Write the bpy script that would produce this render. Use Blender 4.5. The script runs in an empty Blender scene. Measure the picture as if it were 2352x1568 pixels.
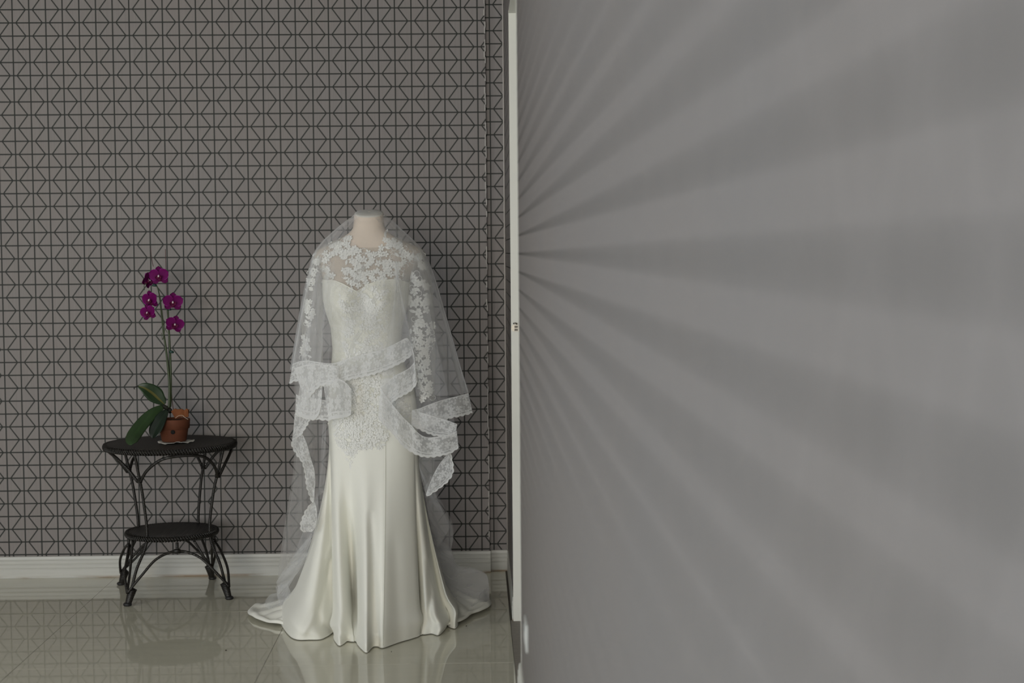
import bpy, math, random
import numpy as np
from mathutils import Matrix, Vector
sc = bpy.context.scene
C = sc.collection
rng = random.Random(7)
PI = math.pi

# ------------------------------------------------------------------ camera (solved from the wallpaper grid and tile joints)
F, PITCH, YAW, ROLL, HC = 3700.0, -.0555395, .0225533, -.00829123, 1.35
def cam_axes():
    cy, sy = math.cos(YAW), math.sin(YAW)
    fwd = np.array([sy*math.cos(PITCH), cy*math.cos(PITCH), math.sin(PITCH)])
    right = np.array([cy, -sy, 0.0]); up = np.cross(right, fwd)
    r = math.cos(ROLL)*right + math.sin(ROLL)*up
    u = -math.sin(ROLL)*right + math.cos(ROLL)*up
    return np.stack([r, u, fwd])
M = cam_axes()
def ray(x, y): return np.array([(x-1176)/F, -(y-784)/F, 1.0]) @ M
def at(x, y, Y):                       # point at depth plane Y
    d = ray(x, y); p = d*(Y/d[1]); return np.array([p[0], p[1], p[2]+HC])
def flo(x, y, z=0.0):                  # point on the horizontal plane z
    d = ray(x, y); p = d*((z-HC)/d[2]); return np.array([p[0], p[1], z])
cam = bpy.data.cameras.new('camera'); co = bpy.data.objects.new('camera', cam); C.objects.link(co)
mw = Matrix(((M[0][0], M[1][0], -M[2][0], 0), (M[0][1], M[1][1], -M[2][1], 0),
             (M[0][2], M[1][2], -M[2][2], HC), (0, 0, 0, 1)))
co.matrix_world = mw
cam.sensor_fit = 'HORIZONTAL'; cam.sensor_width = 36; cam.lens = F/2352*36
cam.clip_start = .01; cam.clip_end = 60
cam.dof.use_dof = True; cam.dof.focus_distance = 6.1; cam.dof.aperture_fstop = 1.75
sc.camera = co

# ------------------------------------------------------------------ light and exposure
sc.view_settings.view_transform = 'Standard'; sc.view_settings.look = 'None'
sc.view_settings.exposure = -0.12; sc.view_settings.gamma = 1.0; sc.view_settings.use_curve_mapping = False
sc.cycles.transparent_max_bounces = 40
sc.cycles.max_bounces = 8
wd = bpy.data.worlds.new('World'); sc.world = wd; wd.use_nodes = True
wd.node_tree.nodes['Background'].inputs[0].default_value = (.75, .85, 1, 1)
wd.node_tree.nodes['Background'].inputs[1].default_value = .35
def area(name, loc, aim, sx, sy, e, col):
    l = bpy.data.lights.new(name, 'AREA'); l.shape = 'RECTANGLE'; l.size = sx; l.size_y = sy; l.energy = e; l.color = col
    o = bpy.data.objects.new(name, l); C.objects.link(o); o.location = loc
    o.rotation_euler = (Vector(aim)-Vector(loc)).to_track_quat('-Z', 'Y').to_euler()
    return o
area('window_daylight', (-4.25, 2.7, 1.25), (0, 2.7, 1.25), 2.0, 1.9, 50, (.97, .96, .96))
area('added_blue_fill', (-4.25, -.6, 1.25), (0, -.6, 1.25), 2.0, 1.9, 70, (.42, .67, 1.0))  # bluish fill added to cool the near wall, no known window there
area('front_window_daylight', (-1.7, -5.05, 1.5), (-1.7, 5, 1.3), 2.6, 1.9, 285, (1.0, .955, .885))

# ------------------------------------------------------------------ mesh helpers
def tag(o, label=None, cat=None, group=None, kind=None):
    if label: o['label'] = label
    if cat: o['category'] = cat
    if group: o['group'] = group
    if kind: o['kind'] = kind
    return o
def obj(name, V, Fc, m=None, parent=None, smooth=True, uv=None):
    me = bpy.data.meshes.new(name)
    me.from_pydata([tuple(float(c) for c in v) for v in V], [], [tuple(int(i) for i in f) for f in Fc])
    if smooth: me.polygons.foreach_set('use_smooth', [True]*len(me.polygons))
    if uv is not None:
        l = me.uv_layers.new(name='UVMap')
        vi = np.zeros(len(me.loops), dtype=np.int32); me.loops.foreach_get('vertex_index', vi)
        l.data.foreach_set('uv', np.asarray(uv, dtype=np.float32)[vi].ravel())
    if m: me.materials.append(m)
    me.update()
    o = bpy.data.objects.new(name, me); C.objects.link(o)
    if parent:
        o.parent = parent; o.matrix_parent_inverse = Matrix.Translation(-parent.location)
    return o
def empty(name, loc):
    o = bpy.data.objects.new(name, None); C.objects.link(o); o.location = tuple(float(c) for c in loc); o.empty_display_size = .05
    return o
class MB:
    def __init__(s): s.V, s.F = [], []
    def add(s, V, Fc):
        n = len(s.V); s.V += [tuple(v) for v in V]; s.F += [tuple(i+n for i in f) for f in Fc]
    def box(s, a, b):
        x0, y0, z0 = a; x1, y1, z1 = b
        s.add([(x0,y0,z0),(x1,y0,z0),(x1,y1,z0),(x0,y1,z0),(x0,y0,z1),(x1,y0,z1),(x1,y1,z1),(x0,y1,z1)],
              [(0,3,2,1),(4,5,6,7),(0,1,5,4),(1,2,6,5),(2,3,7,6),(3,0,4,7)])
    def tube(s, pts, r, n=8, cap=True):
        V, Fc = tube(pts, r, n, cap); s.add(V, Fc)
    def grid(s, G):
        V, Fc = grid(G); s.add(V, Fc)
    def obj(s, name, m, parent=None, smooth=True): return obj(name, s.V, s.F, m, parent, smooth)
def grid(G, closed=False):
    G = np.asarray(G, float); a, b = G.shape[:2]
    V = G.reshape(-1, 3); Fc = []
    for i in range(a-1):
        for j in range(b if closed else b-1):
            k = (j+1) % b
            Fc.append((i*b+j, i*b+k, (i+1)*b+k, (i+1)*b+j))
    return V, Fc
def tube(pts, r, n=8, cap=True):
    P = np.asarray(pts, float); m = len(P)
    R = np.full(m, r) if np.isscalar(r) else np.asarray(r, float)
    T = np.gradient(P, axis=0); T /= np.linalg.norm(T, axis=1)[:, None]+1e-12
    a = np.array([0, 0, 1.0]) if abs(T[0][2]) < .9 else np.array([1.0, 0, 0])
    N = np.cross(T[0], a); N /= np.linalg.norm(N); V = []
    for i in range(m):
        N = N - T[i]*(N@T[i]); N /= np.linalg.norm(N)+1e-12; B = np.cross(T[i], N)
        for k in range(n):
            c, s_ = math.cos(2*PI*k/n), math.sin(2*PI*k/n)
            V.append(P[i]+R[i]*(c*N+s_*B))
    Fc = [(i*n+k, i*n+(k+1) % n, (i+1)*n+(k+1) % n, (i+1)*n+k) for i in range(m-1) for k in range(n)]
    if cap: Fc += [tuple(range(n))[::-1], tuple(range((m-1)*n, m*n))]
    return V, Fc
def crom(P, n=8, closed=False):           # Catmull-Rom through the points
    P = np.asarray(P, float); m = len(P); out = []
    for i in range(m if closed else m-1):
        if closed: p0, p1, p2, p3 = P[(i-1) % m], P[i], P[(i+1) % m], P[(i+2) % m]
        else: p0, p1, p2, p3 = P[max(i-1, 0)], P[i], P[i+1], P[min(i+2, m-1)]
        for k in range(n):
            t = k/n
            out.append(.5*((2*p1)+(-p0+p2)*t+(2*p0-5*p1+4*p2-p3)*t*t+(-p0+3*p1-3*p2+p3)*t**3))
    if not closed: out.append(P[-1])
    return np.array(out)
def resample(P, n):
    P = np.asarray(P, float); d = np.r_[0, np.cumsum(np.linalg.norm(np.diff(P, axis=0), axis=1))]
    t = np.linspace(0, d[-1], n)
    return np.stack([np.interp(t, d, P[:, k]) for k in range(P.shape[1])], 1)
def lathe(prof, n=32, c=(0, 0), cap0=True, cap1=True):
    V = [(c[0]+r*math.cos(2*PI*k/n), c[1]+r*math.sin(2*PI*k/n), z) for r, z in prof for k in range(n)]
    m = len(prof)
    Fc = [(i*n+k, i*n+(k+1) % n, (i+1)*n+(k+1) % n, (i+1)*n+k) for i in range(m-1) for k in range(n)]
    if cap0: Fc.append(tuple(range(n))[::-1])
    if cap1: Fc.append(tuple(range((m-1)*n, m*n)))
    return V, Fc
def fbm(x, y, seed=0, f=1.0, o=3):        # cheap smooth noise
    r = random.Random(seed); v = 0; a = 1
    for k in range(o):
        for j in range(3):
            th = r.random()*2*PI; ph = r.random()*2*PI; q = f*(.7+.6*r.random())
            v += a*math.sin((x*math.cos(th)+y*math.sin(th))*q*2*PI+ph)/3
        f *= 2.1; a *= .5
    return v

# ------------------------------------------------------------------ material helpers
def srgb(c):
    return tuple((v/12.92 if v <= .04045 else ((v+.055)/1.055)**2.4) for v in [k/255 for k in c])
class S:                                   # node-socket arithmetic
    nt = None
    def __init__(s, k): s.k = k
    @staticmethod
    def op(o, *a):
        n = S.nt.nodes.new('ShaderNodeMath'); n.operation = o
        for i, v in enumerate(a):
            if isinstance(v, S): S.nt.links.new(v.k, n.inputs[i])
            else: n.inputs[i].default_value = v
        return S(n.outputs[0])
    def __add__(s, o): return S.op('ADD', s, o)
    def __radd__(s, o): return S.op('ADD', o, s)
    def __sub__(s, o): return S.op('SUBTRACT', s, o)
    def __rsub__(s, o): return S.op('SUBTRACT', o, s)
    def __mul__(s, o): return S.op('MULTIPLY', s, o)
    def __rmul__(s, o): return S.op('MULTIPLY', o, s)
    def __truediv__(s, o): return S.op('DIVIDE', s, o)
    def abs(s): return S.op('ABSOLUTE', s)
    def min(s, o): return S.op('MINIMUM', s, o)
    def max(s, o): return S.op('MAXIMUM', s, o)
    def round(s): return S.op('ROUND', s)
    def floor(s): return S.op('FLOOR', s)
    def fract(s): return S.op('FRACT', s)
    def pp(s, o): return S.op('PINGPONG', s, o)
def mat(name, col=(.8, .8, .8), rough=.5, spec=.5, **kw):
    m = bpy.data.materials.new(name); m.use_nodes = True; nt = m.node_tree; S.nt = nt
    b = nt.nodes['Principled BSDF']
    b.inputs['Base Color'].default_value = (*col, 1); b.inputs['Roughness'].default_value = rough
    b.inputs['Specular IOR Level'].default_value = spec
    for k, v in kw.items(): b.inputs[k].default_value = v
    return m, nt, b
def coord(nt, which='Object', scale=None):
    t = nt.nodes.new('ShaderNodeTexCoord'); k = t.outputs[which]
    if scale:
        mp = nt.nodes.new('ShaderNodeMapping'); mp.inputs['Scale'].default_value = scale; nt.links.new(k, mp.inputs[0]); k = mp.outputs[0]
    return k
def noise(nt, vec, sc_=5, det=3, rough=.5, dim='3D'):
    n = nt.nodes.new('ShaderNodeTexNoise'); n.inputs['Scale'].default_value = sc_; n.inputs['Detail'].default_value = det
    n.inputs['Roughness'].default_value = rough; nt.links.new(vec, n.inputs['Vector']); return n.outputs['Fac']
def ramp(nt, fac, stops):
    r = nt.nodes.new('ShaderNodeValToRGB'); nt.links.new(fac, r.inputs[0])
    e = r.color_ramp.elements
    while len(e) < len(stops): e.new(.5)
    for k, (p, c) in enumerate(stops):
        e[k].position = p; e[k].color = (*c, 1) if len(c) == 3 else c
    return r.outputs[0]
def mixc(nt, fac, a, b, mode='MIX'):
    n = nt.nodes.new('ShaderNodeMix'); n.data_type = 'RGBA'; n.blend_type = mode
    for i, v in ((0, fac), (6, a), (7, b)):
        if isinstance(v, S): v = v.k
        if isinstance(v, bpy.types.NodeSocket): nt.links.new(v, n.inputs[i])
        elif i == 0: n.inputs[i].default_value = v
        else: n.inputs[i].default_value = (*v, 1)
    return n.outputs[2]
def bump(nt, b, h, st=.2, d=.002):
    n = nt.nodes.new('ShaderNodeBump'); n.inputs['Strength'].default_value = st; n.inputs['Distance'].default_value = d
    nt.links.new(h.k if isinstance(h, S) else h, n.inputs['Height']); nt.links.new(n.outputs[0], b.inputs['Normal'])

# the printed geometric wallpaper: columns, rows and a zigzag in each column
GW, GH = .010137*6.75, .0079892*6.75
def wallpaper(name, axis, u0, z0, hw=.0027):
    m, nt, b = mat(name, rough=.55, spec=.35)
    k = coord(nt)
    sp = nt.nodes.new('ShaderNodeSeparateXYZ'); nt.links.new(k, sp.inputs[0])
    u = S(sp.outputs[axis]); z = S(sp.outputs[2])
    U = (u-u0)/GW; V = (z0-z)/GH
    dv = (U-U.round()).abs()*GW; dh = (V-V.round()).abs()*GH
    i = U.floor(); a = U.fract(); d = .207
    az = (1-d)-((V+i).pp(1.0))*(1-2*d)
    dz = (a-az).abs()*(GW*.80)
    dist = dv.min(dh).min(dz*1.1)
    line = nt.nodes.new('ShaderNodeMapRange'); line.inputs['From Min'].default_value = hw*.8; line.inputs['From Max'].default_value = hw*1.2
    line.inputs['To Min'].default_value = 1; line.inputs['To Max'].default_value = 0
    nt.links.new(dist.k, line.inputs['Value'])
    s3 = (330, 330, 7) if axis == 0 else (330, 330, 7)
    fib = noise(nt, coord(nt, scale=s3), 1, 2)
    big = noise(nt, k, 3.1, 2)
    base = mixc(nt, fib, WP_A, WP_B)
    base = mixc(nt, ramp(nt, big, [(.35, (0, 0, 0)), (.7, (1, 1, 1))]), base, mixc(nt, .12, base, (.30, .24, .20)))
    col = mixc(nt, line.outputs[0], base, srgb((24, 29, 23)))
    nt.links.new(col, b.inputs['Base Color'])
    bump(nt, b, fib, .25, .0006)
    return m
WP_A, WP_B = (.212, .194, .187), (.284, .262, .253)
wp_back = wallpaper('wallpaper_back', 0, -.281107*6.75, HC+.150077*6.75)
wp_alc = wallpaper('wallpaper_alcove', 0, at(1123.8, 40, 6.78)[0]-5*GW, at(1140, 10.5, 6.78)[2])
wp_right = wallpaper('wallpaper_right', 1, 4.81-GW*.45, at(1190.8, 582.4, 4.83)[2], .0021)

def simple_noise_mat(name, c1, c2, sc_=8, rough=.5, spec=.5, bs=0, bd=.002, **kw):
    m, nt, b = mat(name, c1, rough, spec, **kw); k = coord(nt)
    n = noise(nt, k, sc_, 4); nt.links.new(mixc(nt, n, c1, c2), b.inputs['Base Color'])
    if bs: bump(nt, b, n, bs, bd)
    return m
paint = simple_noise_mat('white_paint', (.76, .755, .68), (.81, .805, .74), 6, .4, .4, .08)
plaster = simple_noise_mat('plaster', (.60, .59, .56), (.66, .65, .62), 4, .7, .3)
# skirting: white paint with rusty water stain along its foot and fine streaks
def skirting_mat():
    m, nt, b = mat('skirting_paint', (.6, .6, .56), .38, .4)
    sp = nt.nodes.new('ShaderNodeSeparateXYZ'); nt.links.new(coord(nt), sp.inputs[0])
    st = noise(nt, coord(nt, scale=(6, 6, 160)), 1, 3)
    base = mixc(nt, st, (.53, .53, .49), (.64, .64, .60))
    n = noise(nt, coord(nt, scale=(5, 5, 30)), 1, 4)
    z = S(sp.outputs[2])
    low = S.op('SMOOTH_MIN', (1-z/.012).max(0.0), 1.0, .0)
    f = low*(S(ramp(nt, n, [(.45, (0, 0, 0)), (.62, (1, 1, 1))])))
    nt.links.new(mixc(nt, f, base, (.22, .12, .035)), b.inputs['Base Color'])
    return m
skirt_paint = skirting_mat()
tile_m, nt, b = mat('polished_tile', (.46, .45, .385), .015, .62)
n1 = noise(nt, coord(nt, scale=(1.2, 9, 1)), 3, 5, .6)
nt.links.new(mixc(nt, n1, (.62, .60, .485), (.71, .69, .57)), b.inputs['Base Color'])
grout = simple_noise_mat('grout', (.07, .065, .05), (.12, .105, .085), 40, .8)
stone = simple_noise_mat('threshold_stone', (.20, .18, .155), (.30, .27, .235), 60, .55, .3, .1)
chrome, _, _ = mat('brushed_nickel', (.34, .32, .28), .4, .5, Metallic=1.0)

# ------------------------------------------------------------------ the room shell
WY, WX = 6.75, .13                         # wallpapered wall, wall beside the camera
LX, FY, CZ = -4.2, -5.0, 3.0
floor = tag(empty('floor', (0, 0, 0)), kind='structure')
TS, TX, TY = .8135, -.707, 6.053
g = MB(); g.box((LX, FY, -.06), (WX+.22, WY+.05, -.0007)); g.obj('grout_bed', grout, floor, False)
tm = None
for i in range(-5, 2):
    for j in range(-14, 2):
        x0, x1 = TX+TS*i, TX+TS*(i+1); y0, y1 = TY+TS*j, TY+TS*(j+1)
        x0 = max(x0, LX); y0 = max(y0, FY); x1 = min(x1, WX-.013); y1 = min(y1, WY+.04)
        if WX-.013-x1 < .03: x1 = WX-.013
        if x1-x0 < .03 or y1-y0 < .03: continue
        e = .0008; c = .00004
        a0, a1, b0, b1 = x0+e, x1-e, y0+e, y1-e
        q0, q1, q2 = rng.uniform(-.0003, 0), rng.uniform(-.0003, .0003), rng.uniform(-.0003, .0003)
        d4 = (q0, q0+q1, q0+q1+q2, q0+q2)
        V = [(a0,b0,-.02),(a1,b0,-.02),(a1,b1,-.02),(a0,b1,-.02),(a0,b0,-c+d4[0]),(a1,b0,-c+d4[1]),(a1,b1,-c+d4[2]),(a0,b1,-c+d4[3]),
             (a0+c,b0+c,d4[0]),(a1-c,b0+c,d4[1]),(a1-c,b1-c,d4[2]),(a0+c,b1-c,d4[3])]
        Fc = [(0,1,5,4),(1,2,6,5),(2,3,7,6),(3,0,4,7),(4,5,9,8),(5,6,10,9),(6,7,11,10),(7,4,8,11),(8,9,10,11)]
        obj('tile', V, Fc, tile_m, floor, False)

def shell(name, boxes, m):
    g = MB()
    for a, b in boxes: g.box(a, b)
    return tag(g.obj(name, m, None, False), kind='structure')
SX = .0505                                  # the wall steps back here
wb = shell('wall_back', [((LX-.1, WY, -.05), (SX, WY+.15, CZ))], wp_back)
wb2 = shell('wall_back.001', [((SX, WY+.03, -.05), (WX+.3, WY+.15, CZ))], wp_alc)
DY0, DY1, DZ = 4.83, 5.84, 2.21             # doorway in the right wall
shell('wall_right', [((WX, FY, -.02), (WX+.2, DY0, CZ)), ((WX, DY1, -.02), (WX+.2, WY+.03, CZ)), ((WX, DY0, DZ), (WX+.2, DY1, CZ))], wp_right)
shell('wall_left', [((LX-.15, FY, -.05), (LX, -1.65, CZ)), ((LX-.15, 3.75, -.05), (LX, WY, CZ)), ((LX-.15, .45, -.05), (LX, 1.65, CZ)),
                    ((LX-.15, -1.65, -.05), (LX, .45, .27)), ((LX-.15, -1.65, 2.23), (LX, .45, CZ)), ((LX-.15, 1.65, -.05), (LX, 3.75, .27)), ((LX-.15, 1.65, 2.23), (LX, 3.75, CZ))], plaster)
shell('wall_front', [((LX, FY-.15, -.05), (-3.05, FY, CZ)), ((-.35, FY-.15, -.05), (WX, FY, CZ)),
                     ((-3.05, FY-.15, -.05), (-.35, FY, .5)), ((-3.05, FY-.15, 2.5), (-.35, FY, CZ))], plaster)
shell('ceiling', [((LX, FY, CZ), (WX+.2, WY+.05, CZ+.1))], plaster)
# passage seen only as dark behind the doorway
shell('wall_passage', [((1.4, 4.0, -.05), (1.5, 6.8, CZ)), ((WX+.2, 3.9, -.05), (1.5, 4.0, CZ)), ((WX+.2, 6.7, -.05), (1.5, 6.8, CZ)), ((WX+.2, 4.0, CZ-.1), (1.4, 6.7, CZ)), ((WX+.22, 4.0, -.06), (1.4, 6.7, -.002))], plaster)

def skirting(name, P0, P1, h, nrm, m, t=.014, kind='structure'):
    # moulded profile swept from P0 to P1; nrm = direction into the room
    pr = [(0, 0), (t, 0), (t, .40*h), (t*.80, .44*h), (t*.95, .48*h), (t*.95, .60*h), (t*.70, .64*h), (t*.85, .68*h), (t*.85, .80*h), (t*.6, .83*h), (t*.7, .87*h), (t*.55, .985*h), (t*.35, h), (0, h)]
    V = []
    for P in (P0, P1):
        for d, z in pr: V.append((P[0]+nrm[0]*d, P[1]+nrm[1]*d, P[2]+z))
    n = len(pr)
    Fc = [(i, (i+1) % n, n+(i+1) % n, n+i) for i in range(n)]+[tuple(range(n)), tuple(range(n, 2*n))[::-1]]
    return tag(obj(name, V, Fc, m, None, False), kind=kind)
skirting('baseboard_back', (LX, WY, 0), (SX+.004, WY, 0), .0905, (0, -1), skirt_paint)
skirting('baseboard_back.001', (SX+.004, WY+.03, 0), (WX-.004, WY+.03, 0), .088, (0, -1), skirt_paint)
skirting('baseboard_right', (WX, FY, 0), (WX, DY0-.004, 0), .105, (-1, 0), paint)
skirting('baseboard_right.001', (WX, DY1+.005, 0), (WX, WY+.015, 0), .088, (-1, 0), skirt_paint, .006)
# rust spots on the short piece of skirting
# frayed white paper edge where the wall steps back
tr = MB(); P = []
for k in range(120):
    z = .1+k*.0245; P.append((SX+rng.uniform(-.0025, .0012), WY-.0007, z))
for k in range(len(P)-1):
    if rng.random() < .62:
        w = rng.uniform(.001, .0035)
        tr.box((P[k][0]-w, WY-.0012, P[k][2]), (P[k][0]+.0012, WY+.002, P[k+1][2]))
tag(tr.obj('trim_1', simple_noise_mat('torn_paper', (.42, .40, .37), (.5, .48, .45)), None, False), kind='structure')
# painted highlight: pale tube for the bright gap at the inner corner
pe = MB(); pe.tube([(WX-.0035, WY+.026, .09), (WX-.005, WY+.025, 1.0), (WX-.0045, WY+.025, 2.0), (WX-.004, WY+.026, CZ)], .0035, 6)
tag(pe.obj('corner_highlight', simple_noise_mat('gap_highlight', (.46, .43, .40), (.52, .49, .46)), None), kind='structure')

# doorway lining: white jamb facing us, head, strike plate, stone threshold
door = tag(empty('door_1', (WX, DY1, 0)), kind='structure')
g = MB(); g.box((WX-.0015, DY1-.012, .0), (WX+.2, DY1+.002, DZ+.004)); g.obj('jamb', paint, door, False)
g = MB(); g.box((WX-.0012, DY0-.002, .0), (WX+.2, DY0+.006, DZ)); g.obj('jamb', paint, door, False)
g = MB(); g.box((WX-.001, DY0, DZ-.006), (WX+.2, DY1, DZ+.004)); g.obj('head_lining', paint, door, False)
g = MB(); g.box((WX+.1, DY1-.03, 0), (WX+.13, DY1-.012, DZ-.01)); g.obj('door_stop', paint, door, False)
sill_m = stone
g = MB(); g.box((WX-.012, DY0-.25, -.02), (WX+.22, DY1+.0, .0015)); g.obj('threshold', sill_m, door, False)
pc = at(1183.5, 753, DY1-.013)
g = MB()                                    # rounded strike plate with two slots and a bent lip
V = []; prof = []
for k in range(13):
    a = PI/2+PI*k/12; prof.append((-.004+.0125*math.cos(a)*.9, .0125*math.sin(a)))
prof += [(.022, -.0125), (.022, .0125)]
n = len(prof)
for y in (pc[1]-.003, pc[1]+.002): V += [(pc[0]+x, y, pc[2]+z) for x, z in prof]
g.add(V, [tuple(range(n))[::-1], tuple(range(n, 2*n))]+[(i, (i+1) % n, n+(i+1) % n, n+i) for i in range(n)])
sp_ = g.obj('strike_plate', chrome, door, False)
dk = simple_noise_mat('slot_dark', (.16, .14, .11), (.2, .18, .15))
for zz in (.0045, -.0065):
    g = MB(); g.box((pc[0]-.003, pc[1]-.0036, pc[2]+zz-.004), (pc[0]+.0095, pc[1]-.0022, pc[2]+zz+.004)); g.obj('slot', dk, sp_, False)
g = MB(); Q = [(pc[0]-.006, pc[1]-.004, pc[2]+.0165), (pc[0]-.001, pc[1]-.010, pc[2]+.018), (pc[0]+.006, pc[1]-.006, pc[2]+.0145)]
g.tube(crom(Q, 5), .0028, 8); g.obj('lip', chrome, sp_)

# wall outlet on the wall beside the camera
A = np.array([WX, 4.28, .325])
ol = tag(empty('wall_outlet', A), 'white plastic wall outlet low on the wallpapered wall right of the doorway', 'outlet')
wpl = simple_noise_mat('white_plastic', (.55, .56, .53), (.6, .61, .58), 10, .35)
g = MB()
def rbox(g, x0, x1, cy, cz, wy, wz, r):
    ring = []
    for (sy, sz, a0) in ((1, 1, 0), (-1, 1, 90), (-1, -1, 180), (1, -1, 270)):
        for k in range(5):
            a = math.radians(a0+k*22.5); ring.append((cy+sy*(wy-r)+r*math.cos(a), cz+sz*(wz-r)+r*math.sin(a)))
    n = len(ring)
    V = [(x0, y, z) for y, z in ring]+[(x1+.002, y, z) for y, z in ring]+[(x1, cy+(y-cy)*.94, cz+(z-cz)*.94) for y, z in ring]
    g.add(V, [(i, (i+1) % n, n+(i+1) % n, n+i) for i in range(n)]+[(n+i, n+(i+1) % n, 2*n+(i+1) % n, 2*n+i) for i in range(n)]+[tuple(range(2*n, 3*n))])
rbox(g, WX, WX-.005, A[1], A[2], .066, .038, .006); g.obj('cover_plate', wpl, ol)
g = MB(); rbox(g, WX-.004, WX-.007, A[1]-.022, A[2], .020, .02, .005); rbox(g, WX-.004, WX-.007, A[1]+.022, A[2], .020, .02, .005); g.obj('socket_face', wpl, ol)

# ------------------------------------------------------------------ fabric materials
def fabric(name, c1, c2, sc_=300, rough=.6, sheen=.25, spec=.3, bs=.1):
    m, nt, b = mat(name, c1, rough, spec); k = coord(nt)
    n = noise(nt, k, sc_, 2); nt.links.new(mixc(nt, n, c1, c2), b.inputs['Base Color'])
    b.inputs['Sheen Weight'].default_value = sheen; b.inputs['Sheen Roughness'].default_value = .4
    if bs: bump(nt, b, n, bs, .0005)
    return m
satin = fabric('ivory_satin', (.84, .835, .755), (.87, .865, .79), 500, .68, .15, .12, .04)
form_m = fabric('form_jersey', (.68, .575, .475), (.72, .615, .515), 400, .8, .2, .2)
bodice_m, nt, b = mat('lace_bodice', (.78, .77, .68), .8, .1)
vo = nt.nodes.new('ShaderNodeTexVoronoi'); vo.feature = 'DISTANCE_TO_EDGE'; vo.inputs['Scale'].default_value = 190; nt.links.new(coord(nt), vo.inputs['Vector'])
nn = noise(nt, coord(nt), 38, 4, .65)
f = S(ramp(nt, vo.outputs['Distance'], [(.0, (1, 1, 1)), (.25, (0, 0, 0))]))*.5+S(ramp(nt, nn, [(.42, (0, 0, 0)), (.6, (1, 1, 1))]))*.5
nt.links.new(mixc(nt, f, (.70, .69, .595), (.84, .835, .76)), b.inputs['Base Color']); bump(nt, b, f, .5, .0015)
lace_m, nt, b = mat('lace_thread', (.85, .85, .80), .65, .2)
vo = nt.nodes.new('ShaderNodeTexVoronoi'); vo.feature = 'DISTANCE_TO_EDGE'; vo.inputs['Scale'].default_value = 310; nt.links.new(coord(nt), vo.inputs['Vector'])
f = ramp(nt, vo.outputs['Distance'], [(.04, (1, 1, 1)), (.30, (0, 0, 0))])
nt.links.new(mixc(nt, f, (.66, .66, .61), (.90, .90, .87)), b.inputs['Base Color']); bump(nt, b, f, .4, .001)
def sheer(name, fac, col=(.9, .9, .9), motif=None, trans=.45):
    m = bpy.data.materials.new(name); m.use_nodes = True; nt = m.node_tree; nt.nodes.clear(); S.nt = nt
    out = nt.nodes.new('ShaderNodeOutputMaterial'); mx = nt.nodes.new('ShaderNodeMixShader'); tr = nt.nodes.new('ShaderNodeBsdfTransparent')
    df = nt.nodes.new('ShaderNodeBsdfDiffuse'); tl = nt.nodes.new('ShaderNodeBsdfTranslucent'); m2 = nt.nodes.new('ShaderNodeMixShader')
    df.inputs[0].default_value = (*col, 1); tl.inputs[0].default_value = (*col, 1); m2.inputs[0].default_value = trans
    nt.links.new(df.outputs[0], m2.inputs[1]); nt.links.new(tl.outputs[0], m2.inputs[2])
    nt.links.new(tr.outputs[0], mx.inputs[1]); nt.links.new(m2.outputs[0], mx.inputs[2]); nt.links.new(mx.outputs[0], out.inputs[0])
    if motif is None:
        n = noise(nt, coord(nt), 22, 3)
        a = S(n)*(.5*fac)+fac*.75
        ge = nt.nodes.new('ShaderNodeNewGeometry'); dp = nt.nodes.new('ShaderNodeVectorMath'); dp.operation = 'DOT_PRODUCT'
        nt.links.new(ge.outputs['Normal'], dp.inputs[0]); nt.links.new(ge.outputs['Incoming'], dp.inputs[1])
        slant = S(dp.outputs['Value']).abs().max(.10)
        nt.links.new((1-S.op('POWER', 1-a, S.op('DIVIDE', 1.0, slant))).k, mx.inputs[0])
    else: nt.links.new(motif(nt).k, mx.inputs[0])
    return m
def lace_pattern(nt):
    uv = nt.nodes.new('ShaderNodeTexCoord').outputs['UV']
    def flowers(scale, r0, r1, pet, off):
        mp = nt.nodes.new('ShaderNodeMapping'); mp.inputs['Scale'].default_value = (scale,)*3; mp.inputs['Location'].default_value = (off, off*.7, 0)
        nt.links.new(uv, mp.inputs[0])
        v = nt.nodes.new('ShaderNodeTexVoronoi'); v.voronoi_dimensions = '2D'; v.inputs['Scale'].default_value = 1; v.inputs['Randomness'].default_value = .75
        nt.links.new(mp.outputs[0], v.inputs['Vector'])
        d = nt.nodes.new('ShaderNodeVectorMath'); d.operation = 'SUBTRACT'; nt.links.new(mp.outputs[0], d.inputs[0]); nt.links.new(v.outputs['Position'], d.inputs[1])
        sp = nt.nodes.new('ShaderNodeSeparateXYZ'); nt.links.new(d.outputs[0], sp.inputs[0])
        x, y = S(sp.outputs[0]), S(sp.outputs[1])
        r = S.op('SQRT', x*x+y*y); a = S.op('ARCTAN2', y, x)
        cs = nt.nodes.new('ShaderNodeSeparateColor'); nt.links.new(v.outputs['Color'], cs.inputs[0])
        R = S.op('ABSOLUTE', S.op('COSINE', a*(pet*.5)+S(cs.outputs[0])*6.28))*r1+r0
        q = r/R
        fill = nt.nodes.new('ShaderNodeMapRange'); fill.inputs[1].default_value = 1.0; fill.inputs[2].default_value = .88; nt.links.new(q.k, fill.inputs[0])
        ring = S.op('COMPARE', q, .5, .09)
        return S(fill.outputs[0])*(1-.5*ring)
    f1 = flowers(34, .16, .30, 5, .3); f2 = flowers(75, .15, .25, 4, 3.7)
    sp = nt.nodes.new('ShaderNodeSeparateXYZ'); nt.links.new(uv, sp.inputs[0]); v = S(sp.outputs[1])
    edge = S.op('LESS_THAN', v, .0028).max(S.op('GREATER_THAN', v, .0605).max(S.op('COMPARE', v, .055, .0013)))
    net = S(noise(nt, uv, 120, 2))*.16+.48
    return net+(f1*.5).max(f2*.36).max(edge*.42)
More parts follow.
